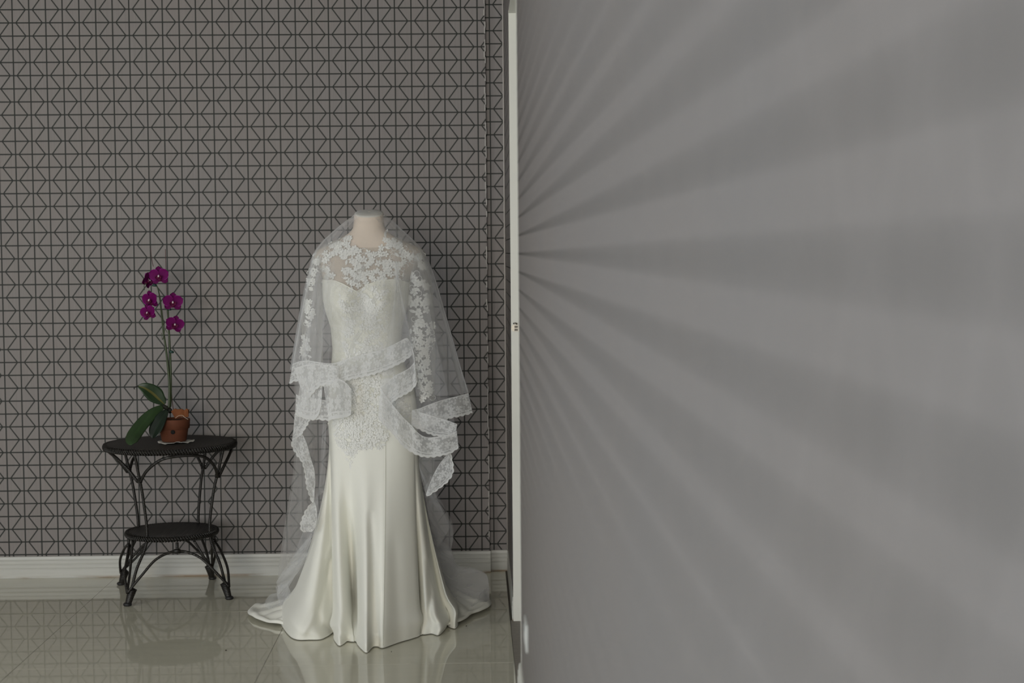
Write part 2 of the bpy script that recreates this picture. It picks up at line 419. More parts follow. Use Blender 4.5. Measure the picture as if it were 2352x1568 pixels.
tulle = sheer('veil_tulle', .18, (.88, .885, .90))
tulle_thin = sheer('veil_tulle_single', .105, (.88, .885, .90))
tulle_dense = sheer('veil_tulle_gathered', .22, (.86, .87, .87))
yoke_m = sheer('illusion_tulle', .30, (.66, .64, .58))
sleeve_m = sheer('sleeve_tulle', .24, (.80, .79, .75))
lace_band = sheer('veil_lace_band', .6, (.90, .905, .90), lace_pattern)

# ------------------------------------------------------------------ the dress form and the gown
YC = 5.80
PXM = 3700/YC
def zof(y): return at(847, y, YC)[2]
def xof(x, y=900): return at(x, y, YC)[0]
rows = [  # image row, left, right, front depth, back depth  (measured silhouette of the body)
 (480,815,880,.046,.046),(486,813,881,.048,.048),(505,813,881,.048,.048),(524,811,884,.050,.05),(535,802,892,.052,.052),(545,786,908,.054,.056),
 (555,764,930,.056,.06),(566,741,955,.060,.065),(578,724,974,.066,.07),(590,720,977,.072,.075),(602,727,970,.082,.082),(617,735,957,.096,.09),
 (640,743,944,.118,.096),(664,744,939,.138,.098),(690,746,936,.146,.098),(710,750,932,.140,.095),(751,763,922,.112,.088),
 (800,767,918,.098,.085),(840,764,928,.104,.09),(880,759,945,.114,.105),(920,757,954,.122,.118),(964,756,957,.126,.125),(1000,758,957,.126,.122),
 (1040,762,956,.122,.115),(1100,765,953,.115,.105),(1440,770,950,.10,.09)]
zr = np.array([zof(r[0]) for r in rows])[::-1]
xl = np.array([xof(r[1], r[0]) for r in rows])[::-1]; xr = np.array([xof(r[2], r[0]) for r in rows])[::-1]
bf = np.array([r[3] for r in rows])[::-1]; bb = np.array([r[4] for r in rows])[::-1]
zd = np.linspace(zr[0], zr[-1], 900)
def smooth_tab(v):
    d = np.interp(zd, zr, v); k = np.exp(-np.linspace(-2, 2, 13)**2); k /= k.sum()
    p = np.r_[np.full(6, d[0]), d, np.full(6, d[-1])]; return np.convolve(p, k, 'valid')
XLd, XRd, BFd, BBd = map(smooth_tab, (xl, xr, bf, bb))
def tilt(p, phi):                           # the neck is cut on a slant, lower at the front
    k = min(1, max(0, (p[2]-zof(515))/(zof(480)-zof(515)))); k = k*k*(3-2*k)
    p = np.array(p, float); p[2] -= .027*k*(.5+.5*math.cos(math.radians(phi))); return p
def sec(z): return np.interp(z, zd, XLd), np.interp(z, zd, XRd), np.interp(z, zd, BFd), np.interp(z, zd, BBd)
ZBUST = zof(688)
def body(phi, z, off=0.0):                 # phi = 0 front, -90 left, 90 right (degrees)
    l, r, f_, b_ = sec(z); a = (r-l)/2+off; cx = (l+r)/2; p = math.radians(phi)
    s_, c_ = math.sin(p), math.cos(p)
    x = cx+a*math.copysign(abs(s_)**.92, s_)
    dep = (f_ if c_ > 0 else b_)+off
    y = YC-dep*math.copysign(abs(c_)**.80, c_)
    if c_ > 0:
        for bx in (-.078, .078):
            y -= .030*math.exp(-((x-cx-bx)/.052)**2-((z-ZBUST)/.058)**2)*c_
        y += .014*math.exp(-((x-cx)/.03)**2-((z-ZBUST)/.05)**2)
    return np.array([x, y, z])
def front(x, z, off=0.0):                  # front surface of the body at (x, z)
    l, r, _, _ = sec(z); a = (r-l)/2; cx = (l+r)/2
    q = max(-.985, min(.985, (x-cx)/a)); s_ = math.copysign(abs(q)**(1/.92), q)
    return body(math.degrees(math.asin(s_)), z, off)[1]

# ---- dress form
form = tag(empty('dress_form', (-.38, YC, 0)), 'cream jersey dress form with flat-topped neck standing inside the white gown', 'dress form')
G = [[tilt(body(p, z), p) for p in range(-180, 180, 6)] for z in np.linspace(zof(1030), zof(483), 110)]
V, Fc = grid(G, True); V = list(map(tuple, V))
obj('torso', V, Fc, form_m, form)
zt = zof(483); P0 = [tilt(body(p, zt), p) for p in range(-180, 180, 6)]; c0 = np.mean(P0, 0)
rings = [(1.0, 0), (.985, .0035), (.93, .0055), (.5, .0065)]
G = [[(c0[0]+(q[0]-c0[0])*s_, c0[1]+(q[1]-c0[1])*s_, c0[2]+(q[2]-c0[2])*s_+h) for q in P0] for s_, h in rings]
V, Fc = grid(G, True); V = list(map(tuple, V)); n = len(P0); Fc.append(tuple(range(3*n, 4*n)))
cap_m = fabric('form_cap', (.60, .585, .53), (.64, .625, .57), 300, .8)
obj('neck_cap', V, Fc, cap_m, form)
g = MB(); g.tube([(-.38, YC, .02), (-.38, YC, .75)], .016, 12); g.obj('pole', chrome, form)
V, Fc = lathe([(.15, .0), (.15, .012), (.02, .03)], 32, (-.38, YC)); obj('base_plate', V, Fc, chrome, form)

gown = tag(empty('wedding_gown', (-.38, YC, 0)), 'ivory mermaid wedding gown with lace bodice and satin skirt on the dress form', 'dress')
# sweetheart top edge of the bodice
sw = np.array([(743,640),(760,641),(776,643),(795,650),(812,659),(827,667),(838,660),(852,651),(866,646),(885,642),(905,641),(925,644),(940,648)])
swx = np.array([xof(a, b) for a, b in sw]); swz = np.array([zof(b) for a, b in sw])
def ztop(x, phi):
    if abs(phi) > 90: return zof(650)
    return float(np.interp(x, swx, swz))
phis = list(range(-180, 181, 3)); phis_c = phis[:-1]
G = []
for k in range(46):
    row = []
    for p in phis_c:
        z = zof(645); x = body(p, z, .004)[0]; zt = ztop(x, p); zb = zof(905)
        t = k/45; z = zt+(zb-zt)*t
        row.append(body(p, z, .0045))
    G.append(row)
V, Fc = grid(G, True); obj('bodice', V, Fc, bodice_m, gown)
# piped edge of the sweetheart
g = MB(); g.tube([(x, front(x, z, .006), z) for x, z in zip(np.linspace(swx[1], swx[-2], 60), np.interp(np.linspace(swx[1], swx[-2], 60), swx, swz))], .0016, 6)
g.obj('neckline_binding', satin, gown)
# illusion yoke
neck = lambda p: zof(538)+(zof(569)-zof(538))*max(0, math.cos(math.radians(p)))**1.5
G = []
for k in range(30):
    row = []
    for p in phis_c:
        zb = zof(655) if abs(p) > 90 else ztop(body(p, zof(645))[0], p)-.004
        t = k/29; z = neck(p)*(1-t)+zb*t
        row.append(body(p, z, .003))
    G.append(row)
V, Fc = grid(G, True); obj('illusion_yoke', V, Fc, yoke_m, gown)

# ---- satin skirt: hip section blended into a folded hem curve lying on the floor
hem = [(-180,(-.38,6.22)),(-150,(-.60,6.16)),(-125,(-.72,6.0)),(-110,(648,1432)),(-100,(650,1441)),(-92,(664,1461)),(-86,(683,1470)),(-82,(712,1470)),(-79.5,(735,1460)),
 (-77.5,(752,1452)),(-75.5,(771,1447)),(-74.5,(775,1442)),(-73.5,(768,1442)),(-71,(764,1452)),(-66,(772,1470)),(-60,(784,1480)),(-52,(800,1476)),(-45,(811,1464)),(-40,(814,1454)),
 (-34,(810,1446)),(-27,(814,1443)),(-22,(821,1454)),(-17,(822,1470)),(-11,(831,1488)),(-5,(842,1495)),(2,(856,1487)),(9,(868,1486)),(16,(880,1489)),(30,(912,1478)),(48,(945,1468)),
 (62,(962,1462)),(67,(967,1456)),(69,(966,1450)),(71,(964,1445)),(75,(971,1449)),(80,(982,1456)),(87,(1002,1456)),(93,(1017,1446)),(97,(1024,1440)),(99,(1024,1434)),(101,(1028,1433)),
 (103,(1036,1436)),(107,(1046,1444)),(113,(1051,1434)),(122,(1048,1410)),(140,(-.10,6.02)),(160,(-.22,6.17))]
hp, hc_ = [], []
for ph, q in hem:
    hp.append(ph); hc_.append(q if abs(q[0]) < 5 else tuple(flo(*q)[:2]))
K = 7
hs = crom(np.c_[hp+[180], np.array(hc_+[hc_[0]])], K)
# on the floor the spare length pools: tucks fill up and the edge wanders outward
low = {-79.5:(738,1469), -77.5:(754,1463), -75.5:(768,1456), -74.5:(770,1458), -73.5:(769,1461), -71:(768,1468), -66:(773,1478), -60:(781,1484), -52:(796,1476), -45:(806,1475), -40:(812,1475), -34:(815,1474), -27:(818,1474), -22:(821,1477), -17:(823,1482), -11:(832,1492), -5:(843,1499),
       69:(967,1459), 71:(968,1458), 75:(976,1458), 80:(990,1456), 87:(1004,1459), 93:(1019,1446), 97:(1025,1438), 99:(1026,1436), 101:(1029,1439), 103:(1037,1443)}
lowc = [tuple(flo(*low[p])[:2]) if p in low else q for p, q in zip(hp, hc_)]
ls = crom(np.c_[hp+[180], np.array(lowc+[lowc[0]])], K)
Z0 = zof(1000)
zs = list(np.linspace(zof(840), Z0, 18))[:-1]+list(np.linspace(Z0, .13, 84))+list(np.linspace(.12, .012, 14))+[.007, .003]
G = []
for z in zs:
    row = []; t = max(0, (Z0-z)/Z0); w = t**1.5
    for kk, (ph, hx, hy) in enumerate(hs[:-1]):
        q = body(ph, max(z, zof(1010)), .003)
        if w > 0:
            # folds soften upward: high on the skirt use a smoothed hem curve
            q = np.array([q[0]*(1-w)+hx*w, q[1]*(1-w)+hy*w, z])
            if z < .13:
                o_ = np.array([hx, hy])-np.array([-.38, YC]); o_ /= np.linalg.norm(o_); e_ = (1-z/.13); e_ = e_*e_*(3-2*e_)
                q[:2] = q[:2]*(1-e_)+ls[kk][1:]*e_
                wob_ = .5+.5*math.sin(kk*.11+1.0+z*14)*math.sin(kk*.043)
                q[:2] += o_*(.020*wob_*math.exp(-((z-.045-.02*math.sin(kk*.07))/.025)**2))
        row.append(q)
    G.append(row)
G = np.array(G)
# smooth around the circumference, strongly at the hip and not at the hem
for i, z in enumerate(zs):
    t = max(0, (Z0-z)/Z0); it = int(18*(1-min(1, t*1.35)))
    for _ in range(it):
        G[i, :, :2] = .25*np.roll(G[i, :, :2], 1, 0)+.5*G[i, :, :2]+.25*np.roll(G[i, :, :2], -1, 0)
# creases and soft rolls of the heavy satin (paths over the front, width and depth)
def pxy(P):
    c = (P-np.array([0, 0, HC]))@M.T; return np.stack([1176+F*c[..., 0]/c[..., 2], 784-F*c[..., 1]/c[..., 2]], -1)
Q = pxy(G); frontside = (G[..., 1] < YC+.02)
for path, wd_, dep_ in (([(752,1290),(741,1350),(729,1405),(734,1436),(764,1452)], 9, .024), ([(758,1250),(740,1350),(722,1414),(698,1452)], 6, -.011),
    ([(984,1290),(991,1370),(986,1414),(1000,1431),(1022,1432)], 7, .020), ([(974,1320),(977,1396),(984,1422),(1010,1426)], 6, -.008),
    ([(828,1472),(850,1462),(874,1470)], 6, .013), ([(850,1180),(855,1320),(858,1445)], 9, .010), ([(768,1440),(784,1462),(800,1477)], 5, .013),
    ([(775,1150),(782,1300),(790,1420)], 8, -.005), ([(700,1300),(690,1400),(668,1450)], 12, .008), ([(905,1240),(912,1380),(918,1460)], 14, .005)):
    pth = resample(np.array(path, float), 40)
    d2 = np.min(((Q[:, :, None, :]-pth[None, None])**2).sum(-1), 2)
    yb = np.clip((Q[..., 1]-path[0][1]+30)/60, 0, 1)
    G[..., 1] += np.where(frontside, dep_*np.exp(-d2/wd_**2), 0)*yb
V, Fc = grid(G, True)
skirt = obj('skirt', V, Fc, satin, gown)
# hem edge and the long front seam
g = MB(); g.tube([tuple(p+np.array([0, 0, .0015])) for p in G[-1]], .0022, 5, False); g.obj('hem_edge', satin, gown)
ji = int(np.argmin([abs(h[0]-16) for h in hs[:-1]]))
seam_dark = fabric('seam_thread', (.60, .60, .52), (.64, .64, .56), 300, .7)
g = MB(); g.tube([tuple(G[i, ji]+np.array([0, -.0004, 0])) for i in range(16, len(zs)-2)], .0011, 5); g.obj('front_seam', seam_dark, gown)

# ---- train: sheets of satin lying on the floor at both sides and behind
def floor_sheet(name, outline, inner, m, parent, lift, nu=40, nv=16, seed=1, edge=.008, amp=.012):
    O = resample(crom(outline, 6), nu); I = resample(crom(inner, 6), nu); G = []
    for j in range(nv):
        t = j/(nv-1); row = []
        for i in range(nu):
            p = I[i]*(1-t)+O[i]*t
            z = edge+lift*(1-t)**1.6+amp*(max(0, fbm(p[0]*3, p[1]*3, seed, 1.6, 2)+.3)+1.3*max(0, math.sin(i*.42+seed+2.2*t)-.25))*math.sin(PI*min(1, t*1.0)*.95)+.010*math.exp(-((t-.93)/.06)**2)
            row.append((p[0], p[1], z))
        G.append(row)
    V, Fc = grid(G); o = obj(name, V, Fc, m, parent)
    md = o.modifiers.new('thick', 'SOLIDIFY'); md.thickness = .004; md.offset = 0
    return o
fl2 = lambda *q: [tuple(flo(*k)[:2]) if k[1] > 100 else k for k in q]
floor_sheet('train', fl2((668,1444),(648,1441),(620,1437),(592,1429),(573,1419),(570,1410),(582,1400),(606,1396),(640,1395),(690,1380)),
            fl2((700,1440),(690,1425),(685,1418),(684,1412),(684,1408),(686,1404),(690,1400),(696,1396),(704,1392),(720,1388)), satin, gown, .05, 60, 18, 3)
floor_sheet('train', fl2((1020,1445),(1052,1436),(1068,1428),(1086,1416),(1104,1410),(1124,1400),(1128,1390),(1120,1378),(1096,1372),(1040,1366)),
            fl2((990,1430),(1010,1425),(1020,1420),(1026,1414),(1030,1408),(1030,1402),(1030,1396),(1026,1390),(1020,1386),(1000,1380)), satin, gown, .07, 60, 18, 5)

# ---- sleeves: empty tubes of sheer tulle hanging from the shoulders
def interp_path(tab, n):
    t = crom(np.array(tab, float), 8); return resample(t, n)
sl_L = [(733,592,13,.045),(728,625,17,.05),(722,665,20,.05),(719,710,22,.045),(717,760,22,.04),(719,805,22,.036),(722,850,21,.032)]
sl_R = [(958,588,16,.05),(962,625,24,.055),(964,670,29,.055),(966,720,30,.05),(970,780,28,.045),(975,840,24,.04),(979,885,19,.034),(981,922,17,.03)]
sleeve_front = []
for side, tab in (('L', sl_L), ('R', sl_R)):
    Pth = interp_path(tab, 60); G = []
    for k, (px, py, hw, dp) in enumerate(Pth):
        c = at(px, py, YC-.005); a = hw/PXM
        G.append([(c[0]+a*math.cos(q)+.002*math.sin(5*q+k*.2), c[1]+dp*math.sin(q)+.003*math.sin(4*q+k*.15), c[2]+(.004*abs(math.sin(6*q)) if k == 59 else 0)) for q in np.linspace(0, 2*PI, 33)[:-1]])
    V, Fc = grid(G, True); s_ = obj('sleeve', V, Fc, sleeve_m, gown)
    sleeve_front.append((Pth, s_))

# ------------------------------------------------------------------ lace appliqué: raised petals, leaves and scrolls
def petal(L, W, h, n=5):                    # teardrop from the origin along +x, domed
    V = [(0, 0, h*.3)]; up, dn = [], []
    for k in range(1, n+1):
        t = k/n; w = W*math.sin(PI*min(1, t*.93))**.8
        up.append((L*t, w, h*.3)); dn.append((L*t, -w, h*.3))
    mid = [(L*k/n*.97, 0, h) for k in range(1, n+1)]
    V += up+mid+dn; Fc = []
    U = lambda k: 1+k
    Mi = lambda k: 1+n+k
    D = lambda k: 1+2*n+k
    Fc += [(0, Mi(0), U(0)), (0, D(0), Mi(0))]
    for k in range(n-1):
        Fc += [(U(k), Mi(k), Mi(k+1), U(k+1)), (Mi(k), D(k), D(k+1), Mi(k+1))]
    return V, Fc
def place2d(shape, x, z, ang, sc_=1.0):
    V, Fc = shape; c, s_ = math.cos(ang), math.sin(ang)
    return [(x+sc_*(v[0]*c-v[1]*s_), z+sc_*(v[0]*s_+v[1]*c), v[2]*sc_) for v in V], Fc
def flower2d(R, r, n=5, cords=True):
    V, Fc = [], []
    a0 = r.random()*6.28
    for k in range(n):
        a = a0+2*PI*k/n+r.uniform(-.12, .12); L = R*r.uniform(.85, 1.1)
        v, f_ = place2d(petal(L*.92, L*.27, .0014), R*.16*math.cos(a), R*.16*math.sin(a), a)
        m = len(V); V += v; Fc += [tuple(i+m for i in q) for q in f_]
        th = np.linspace(-.1, 1.1, 9)          # thread round the petal
        pts = [(R*.16*math.cos(a)+L*.92*t_*math.cos(a)-sg*L*.31*math.sin(PI*min(1, max(0, t_)*.93))**.8*math.sin(a), R*.16*math.sin(a)+L*.92*t_*math.sin(a)+sg*L*.31*math.sin(PI*min(1, max(0, t_)*.93))**.8*math.cos(a)) for sg, seq in ((1, np.linspace(.05, 1, 6)), (-1, np.linspace(.98, .05, 6))) for t_ in seq]
        v, f_ = cord2d(pts, .0006, .0024); m = len(V); V += v; Fc += [tuple(i+m for i in q) for q in f_]
    m = len(V)                              # seed knot
    for ring, h in ((.2, .0015), (.1, .0034)):
        V += [(R*ring*math.cos(q), R*ring*math.sin(q), h) for q in np.linspace(0, 2*PI, 8)[:-1]]
    Fc += [(m+i, m+(i+1) % 7, m+7+(i+1) % 7, m+7+i) for i in range(7)]+[tuple(range(m+7, m+14))]
    return V, Fc
def cord2d(P, w=.0009, h=.0017):             # raised thread along a 2-D path
    P = np.asarray(P, float); T = np.gradient(P, axis=0); T /= np.linalg.norm(T, axis=1)[:, None]+1e-9
    N = np.c_[-T[:, 1], T[:, 0]]; V = []
    for p, n in zip(P, N): V += [(p[0]+n[0]*w, p[1]+n[1]*w, .0005), (p[0], p[1], h), (p[0]-n[0]*w, p[1]-n[1]*w, .0005)]
    Fc = []
    for i in range(len(P)-1):
        for k in range(2): Fc.append((3*i+k, 3*i+k+1, 3*i+3+k+1, 3*i+3+k))
    return V, Fc
def scroll2d(R, r, turn=1.0, n=16):
    s_ = r.choice((-1, 1)); a0 = r.random()*6.28
    return cord2d([(R*(1-.75*t)*math.cos(a0+s_*t*5.2*turn)*1.0, R*(1-.75*t)*math.sin(a0+s_*t*5.2*turn)) for t in np.linspace(0, 1, n)])
class Lace:
    def __init__(s, surf): s.V, s.F, s.surf = [], [], surf
    def put(s, shape, x, z, ang=0, sc_=1.0):
        v, f_ = place2d(shape, x, z, ang, sc_); n = len(s.V)
        s.V += [(a, s.surf(a, b)-h, b) for a, b, h in v]; s.F += [tuple(i+n for i in q) for q in f_]
    def obj(s, name, m, parent): return tag(obj(name, s.V, s.F, m, parent), kind='stuff')
def inside(p, poly):
    x, y = p; c = False; j = len(poly)-1
    for i in range(len(poly)):
        xi, yi = poly[i]; xj, yj = poly[j]
        if (yi > y) != (yj > y) and x < (xj-xi)*(y-yi)/(yj-yi)+xi: c = not c
        j = i
    return c
def scatter(poly, d, r, tries=4000):
    xs = [p[0] for p in poly]; ys = [p[1] for p in poly]; out = []
    for _ in range(tries):
        p = (r.uniform(min(xs), max(xs)), r.uniform(min(ys), max(ys)))
        if inside(p, poly) and all((p[0]-q[0])**2+(p[1]-q[1])**2 > d*d for q in out): out.append(p)
    return out
def fill(L, poly, d, r, fl=.5, size=1.0, conv=None, sleeve=False):
    conv = conv or (lambda p: (xof(*p), zof(p[1])))
    d *= .80
    for p in scatter(poly, d, r):
        x, z = conv(p); l_, r_, _, _ = sec(z)
        if not sleeve and abs((x-(l_+r_)/2)/((r_-l_)/2)) > .93: continue
        q = r.random(); R = d*.73/PXM*size
        if q < fl: L.put(flower2d(R, r, r.choice((5, 5, 6))), x, z)
        elif q < fl+.16: L.put(petal(R*1.9, R*.42, .0014), x-R*.9, z, r.uniform(0, 6.28))
        else: L.put(scroll2d(R*1.1, r), x, z)
r2 = random.Random(11)
yl = Lace(lambda x, z: front(x, z, .0045))
yoke_polys = [([(772,550),(784,534),(797,528),(804,540),(808,556),(800,566),(784,562)], 10), ([(886,552),(892,534),(902,526),(914,540),(926,552),(918,566),(898,566)], 10),
 ([(782,545),(800,560),(822,574),(845,578),(870,574),(892,556),(912,560),(918,578),(905,592),(885,600),(868,606),(850,600),(825,604),(800,600),(785,590),(778,570)], 11),
 ([(806,606),(826,598),(848,602),(868,606),(872,622),(864,640),(846,650),(832,664),(818,655),(800,640),(790,622)], 10),
 ([(727,582),(738,572),(756,564),(778,556),(782,575),(765,585),(762,600),(758,622),(772,634),(760,642),(744,636),(735,612)], 11),
 ([(885,602),(905,600),(918,612),(906,628),(892,640),(876,640),(884,622)], 11),
 ([(920,566),(940,562),(962,568),(974,580),(966,590),(955,604),(938,606),(926,590)], 11),
 ([(912,606),(930,600),(936,622),(934,650),(924,660),(914,640)], 10)]
for poly, d in yoke_polys: fill(yl, poly, d, r2, .6, 1.15)
# paisley of nested threads in the middle of the yoke
for k in range(7):
    P = [(808+k*3+22*math.sin(t*1.4)*(1-k*.03), 650-58*t+8*math.sin(t*3)) for t in np.linspace(.05, .85, 14)]
    yl.put(cord2d([(xof(a, b)-xof(808, 620), zof(b)-zof(620)) for a, b in P], .0010, .0022), xof(808, 620), zof(620))
yl.obj('yoke_lace', lace_m, gown)
bl = Lace(lambda x, z: front(x, z, .0055))
fill(bl, [(755,648),(776,646),(812,664),(827,672),(842,664),(866,650),(925,648),(930,690),(918,740),(905,800),(905,850),(790,850),(778,800),(770,745),(752,700)], 12, r2, .45, 1.1)
fill(bl, [(836,690),(850,676),(866,690),(872,720),(860,750),(842,730)], 8, r2, .7, 1.2)
for cx_, cy_, s_ in ((838,700,1),(848,740,1),(835,790,-1),(850,820,1),(880,700,-1),(795,720,1),(815,760,-1)):
    for k in range(4):
        P = [(cx_+s_*(18*math.sin(t*2.2)+k*3), cy_-30+60*t) for t in np.linspace(0, 1, 14)]
        bl.put(cord2d([(xof(a, b)-xof(cx_, cy_), zof(b)-zof(cy_)) for a, b in P], .0009, .002), xof(cx_, cy_), zof(cy_))
bl.obj('bodice_lace', lace_m, gown)
hl = Lace(lambda x, z: front(x, z, .006))
Vp = [(790,840),(905,840),(920,880),(925,930),(912,965),(893,985),(888,1010),(874,1022),(868,1000),(858,1015),(850,1035),(842,1055),(834,1078),(828,1082),(820,1062),(806,1050),(800,1030),(792,1012),(782,1028),(772,1008),(764,985),(762,958),(772,920)]
fill(hl, Vp, 9.5, r2, .62, 1.2)
fill(hl, Vp, 14, r2, .3, 1.1)
fill(hl, [(905,850),(945,862),(952,900),(955,960),(940,985),(915,970),(908,930)], 12, r2, .45, 1.1)
for p in scatter(Vp, 7, r2, 6000):          # small beads
    x, z = xof(*p), zof(p[1]); hl.put(([(.0016*math.cos(a), .0016*math.sin(a), .001) for a in np.linspace(0, 2*PI, 7)[:-1]]+[(0, 0, .0042)], [(i, (i+1) % 6, 6) for i in range(6)]), x, z)
hl.obj('peplum_lace', lace_m, gown)
for (Pth, s_), polys in zip(sleeve_front, (
   [([(722,600),(734,592),(742,602),(738,618),(728,622)], 9), ([(712,615),(724,618),(722,660),(716,672),(708,650)], 8), ([(702,690),(716,688),(724,720),(716,745),(704,742)], 9), ([(698,770),(712,765),(718,800),(708,830),(694,820)], 9)],
   [([(966,578),(976,590),(978,615),(970,622),(962,600)], 8), ([(938,620),(960,630),(980,650),(985,700),(975,745),(950,740),(942,700),(936,660)], 13), ([(985,735),(996,745),(994,790),(985,830),(972,820),(968,790),(980,765)], 9),
    ([(952,745),(968,760),(975,800),(985,835),(990,880),(997,918),(985,912),(968,918),(962,880),(956,830),(950,790)], 11)])):
    def surf(x, z, Pth=Pth):
        zz = [at(q[0], q[1], YC-.005)[2] for q in Pth[::6]]; xs_ = [at(q[0], q[1], YC-.005)[0] for q in Pth[::6]]
        o = np.argsort(zz); zz = np.array(zz)[o]; cx_ = np.interp(z, zz, np.array(xs_)[o]); hw = np.interp(z, zz, Pth[::6][o, 2])/PXM; dp = np.interp(z, zz, Pth[::6][o, 3])
        q = max(-.97, min(.97, (x-cx_)/hw)); return YC-.005-dp*math.sqrt(1-q*q)-.004
    sl = Lace(surf)
    for poly, d in polys: fill(sl, poly, d, r2, .6, 1.15, None, True)
    o = sl.obj('sleeve_lace', lace_m, s_)

# ------------------------------------------------------------------ the veil
veil = tag(empty('bridal_veil', (-.38, YC, 0)), 'sheer white tulle veil with lace edging draped over the neck of the dress form', 'veil')
ev = [(484,814,881),(492,808,888),(510,790,905),(530,766,926),(550,744,948),(570,727,967),(590,717,980),(620,711,993),(660,702,1006),(720,690,1023),(790,678,1043),(850,668,1060),(910,664,1079),(960,672,1080)]
ez = np.array([zof(e[0]) for e in ev])[::-1]; el = np.array([xof(e[1], e[0]) for e in ev])[::-1]; er = np.array([xof(e[2], e[0]) for e in ev])[::-1]
def envelope(phi, z, off=0.0, pleat=.006):
    l, r = np.interp(z, ez, el), np.interp(z, ez, er); cx = (l+r)/2; a = (r-l)/2; p = math.radians(phi); s_, c_ = math.sin(p), math.cos(p)
    t = min(1, max(0, (zof(484)-z)/.5))
    x = cx+a*s_; d = .052+.10*min(1, t*2.4)+.03*t
    y = YC-(d+off)*math.copysign(abs(c_)**.9, c_)
    if c_ > 0: y = min(y, front(x, max(z, zof(960)), .012)-off-.004)
    y -= pleat*t*math.sin(phi*.31+2*math.sin(z*4))
    return np.array([x, y, z])
# body of the veil: front fall (open in the middle) and back fall
for lo, hi, zend in ((-112, -38, 846), (26, 112, 902)):
    G = [[tilt(envelope(p, zof(484)+(zof(zend)-zof(484))*t, .004, .010), p) for p in np.linspace(lo, hi, 60)] for t in np.linspace(0, 1, 46)]
    V, Fc = grid(G); obj('front_tulle', V, Fc, tulle, veil)
G = [[tilt(envelope(p, zof(484)+(zof(800)-zof(484))*t, .002, .003), p) for p in np.linspace(-38, 26, 40)] for t in np.linspace(0, 1, 30)]
V, Fc = grid(G); obj('front_tulle', V, Fc, tulle_thin, veil)
# crown patch lying over the neck cap
zt = zof(481)+.006; P0 = [tilt(envelope(p, zof(484)), p) for p in range(-180, 180, 8)]; c0 = np.mean(P0, 0)
G = [[(c0[0]+(q[0]-c0[0])*s_, c0[1]+(q[1]-c0[1])*s_, c0[2]+(q[2]-c0[2])*s_+h) for q in P0] for s_, h in ((1.0, 0), (.93, .007), (.6, .0095), (.1, .010))]
V, Fc = grid(G, True); obj('crown_tulle', V, Fc, tulle_thin, veil)

# lace edging: strips given by their upper and lower edges, folded back and forth in depth
def strip(up, lo, n=70, ripple=.004, seed=0, scallop=True, nv=7, w=.066):
    U = resample(crom([at(*q) for q in up], 8), n); L = resample(crom([at(*q) for q in lo], 8), n)
    d = np.r_[0, np.cumsum(np.linalg.norm(np.diff((U+L)/2, axis=0), axis=1))]; G, UV = [], []
    for j in range(nv):
        t = j/(nv-1); row = U*(1-t)+L*t
        for i in range(n):
            row[i, 1] += ripple*math.sin(d[i]*70+seed)*math.sin(PI*(t*.8+.1))
            if scallop and j == nv-1:
                dirv = (L[i]-U[i]); dirv /= np.linalg.norm(dirv)+1e-9; row[i] += dirv*.0045*abs(math.sin(d[i]*PI/.022))
            UV.append((d[i]+seed*.37, t*w))
        G.append(row)
    V, Fc = grid(np.array(G)); return V, Fc, UV, U
def lace_strip(up, lo, seed, **k):
    V, Fc, UV, U = strip(up, lo, seed=seed, **k)
    obj('lace_edging', V, Fc, lace_band, veil, True, UV)
    g = MB(); nv = k.get('nv', 7); n = k.get('n', 70)
    g.tube(np.array(V)[(nv-1)*n:], .0009, 5); g.obj('scalloped_edge', lace_m, veil)
    return U
def fall(U, top, m, name='tulle_fall', n=None, sag=.006, nv=24):   # tulle from a strip's upper edge to a gathering line
    n = n or len(U); T = resample(crom([at(*q) for q in top], 8), n); U = resample(U, n); G = []
    for j in range(nv):
        t = j/(nv-1); row = U*(1-t)+T*t; row[:, 1] -= sag*math.sin(PI*t)
        row[:, 1] += .005*np.sin(np.linspace(0, 22, n))*math.sin(PI*t)
        G.append(row)
    V, Fc = grid(np.array(G)); obj(name, V, Fc, m, veil)
A1, A2 = 5.645, 5.66
# band A: across the waist, from the left edge up to the fold at the right
UA = lace_strip([(672,836,5.70),(690,829,5.68),(710,828,5.665),(735,832,5.65),(765,834,5.645),(790,826,5.64),(805,821,5.638),(845,811,5.635),(886,799,5.635),(915,785,5.64),(934,776,5.645),(941,785,5.65)],
                [(664,880,5.69),(680,873,5.675),(705,877,5.655),(735,884,5.64),(765,882,5.635),(790,874,5.63),(805,869,5.628),(850,860,5.625),(884,848,5.625),(912,836,5.63),(930,826,5.635),(946,812,5.64)], 1, n=110)
# band B: folded back from the right, down to the left
UB = lace_strip([(941,783,5.635),(948,803,5.632),(953,826,5.628),(938,846,5.622),(908,862,5.618),(885,880,5.615),(874,892,5.613)],
                [(955,850,5.628),(957,866,5.624),(956,880,5.618),(942,897,5.612),(910,915,5.607),(890,935,5.604),(880,950,5.602)], 2, n=70)
# band C: turned again, down to the right
UC = lace_strip([(874,890,5.605),(880,900,5.602),(893,918,5.60),(908,937,5.60),(925,957,5.602),(944,976,5.606),(962,995,5.61),(980,1004,5.614),(1000,1003,5.618),(1025,1000,5.622),(1049,990,5.628)],
                [(868,955,5.597),(880,972,5.594),(894,985,5.592),(908,1002,5.592),(925,1022,5.594),(945,1036,5.598),(965,1045,5.602),(985,1048,5.606),(1010,1045,5.612),(1035,1038,5.618),(1053,1026,5.624)], 3, n=90)
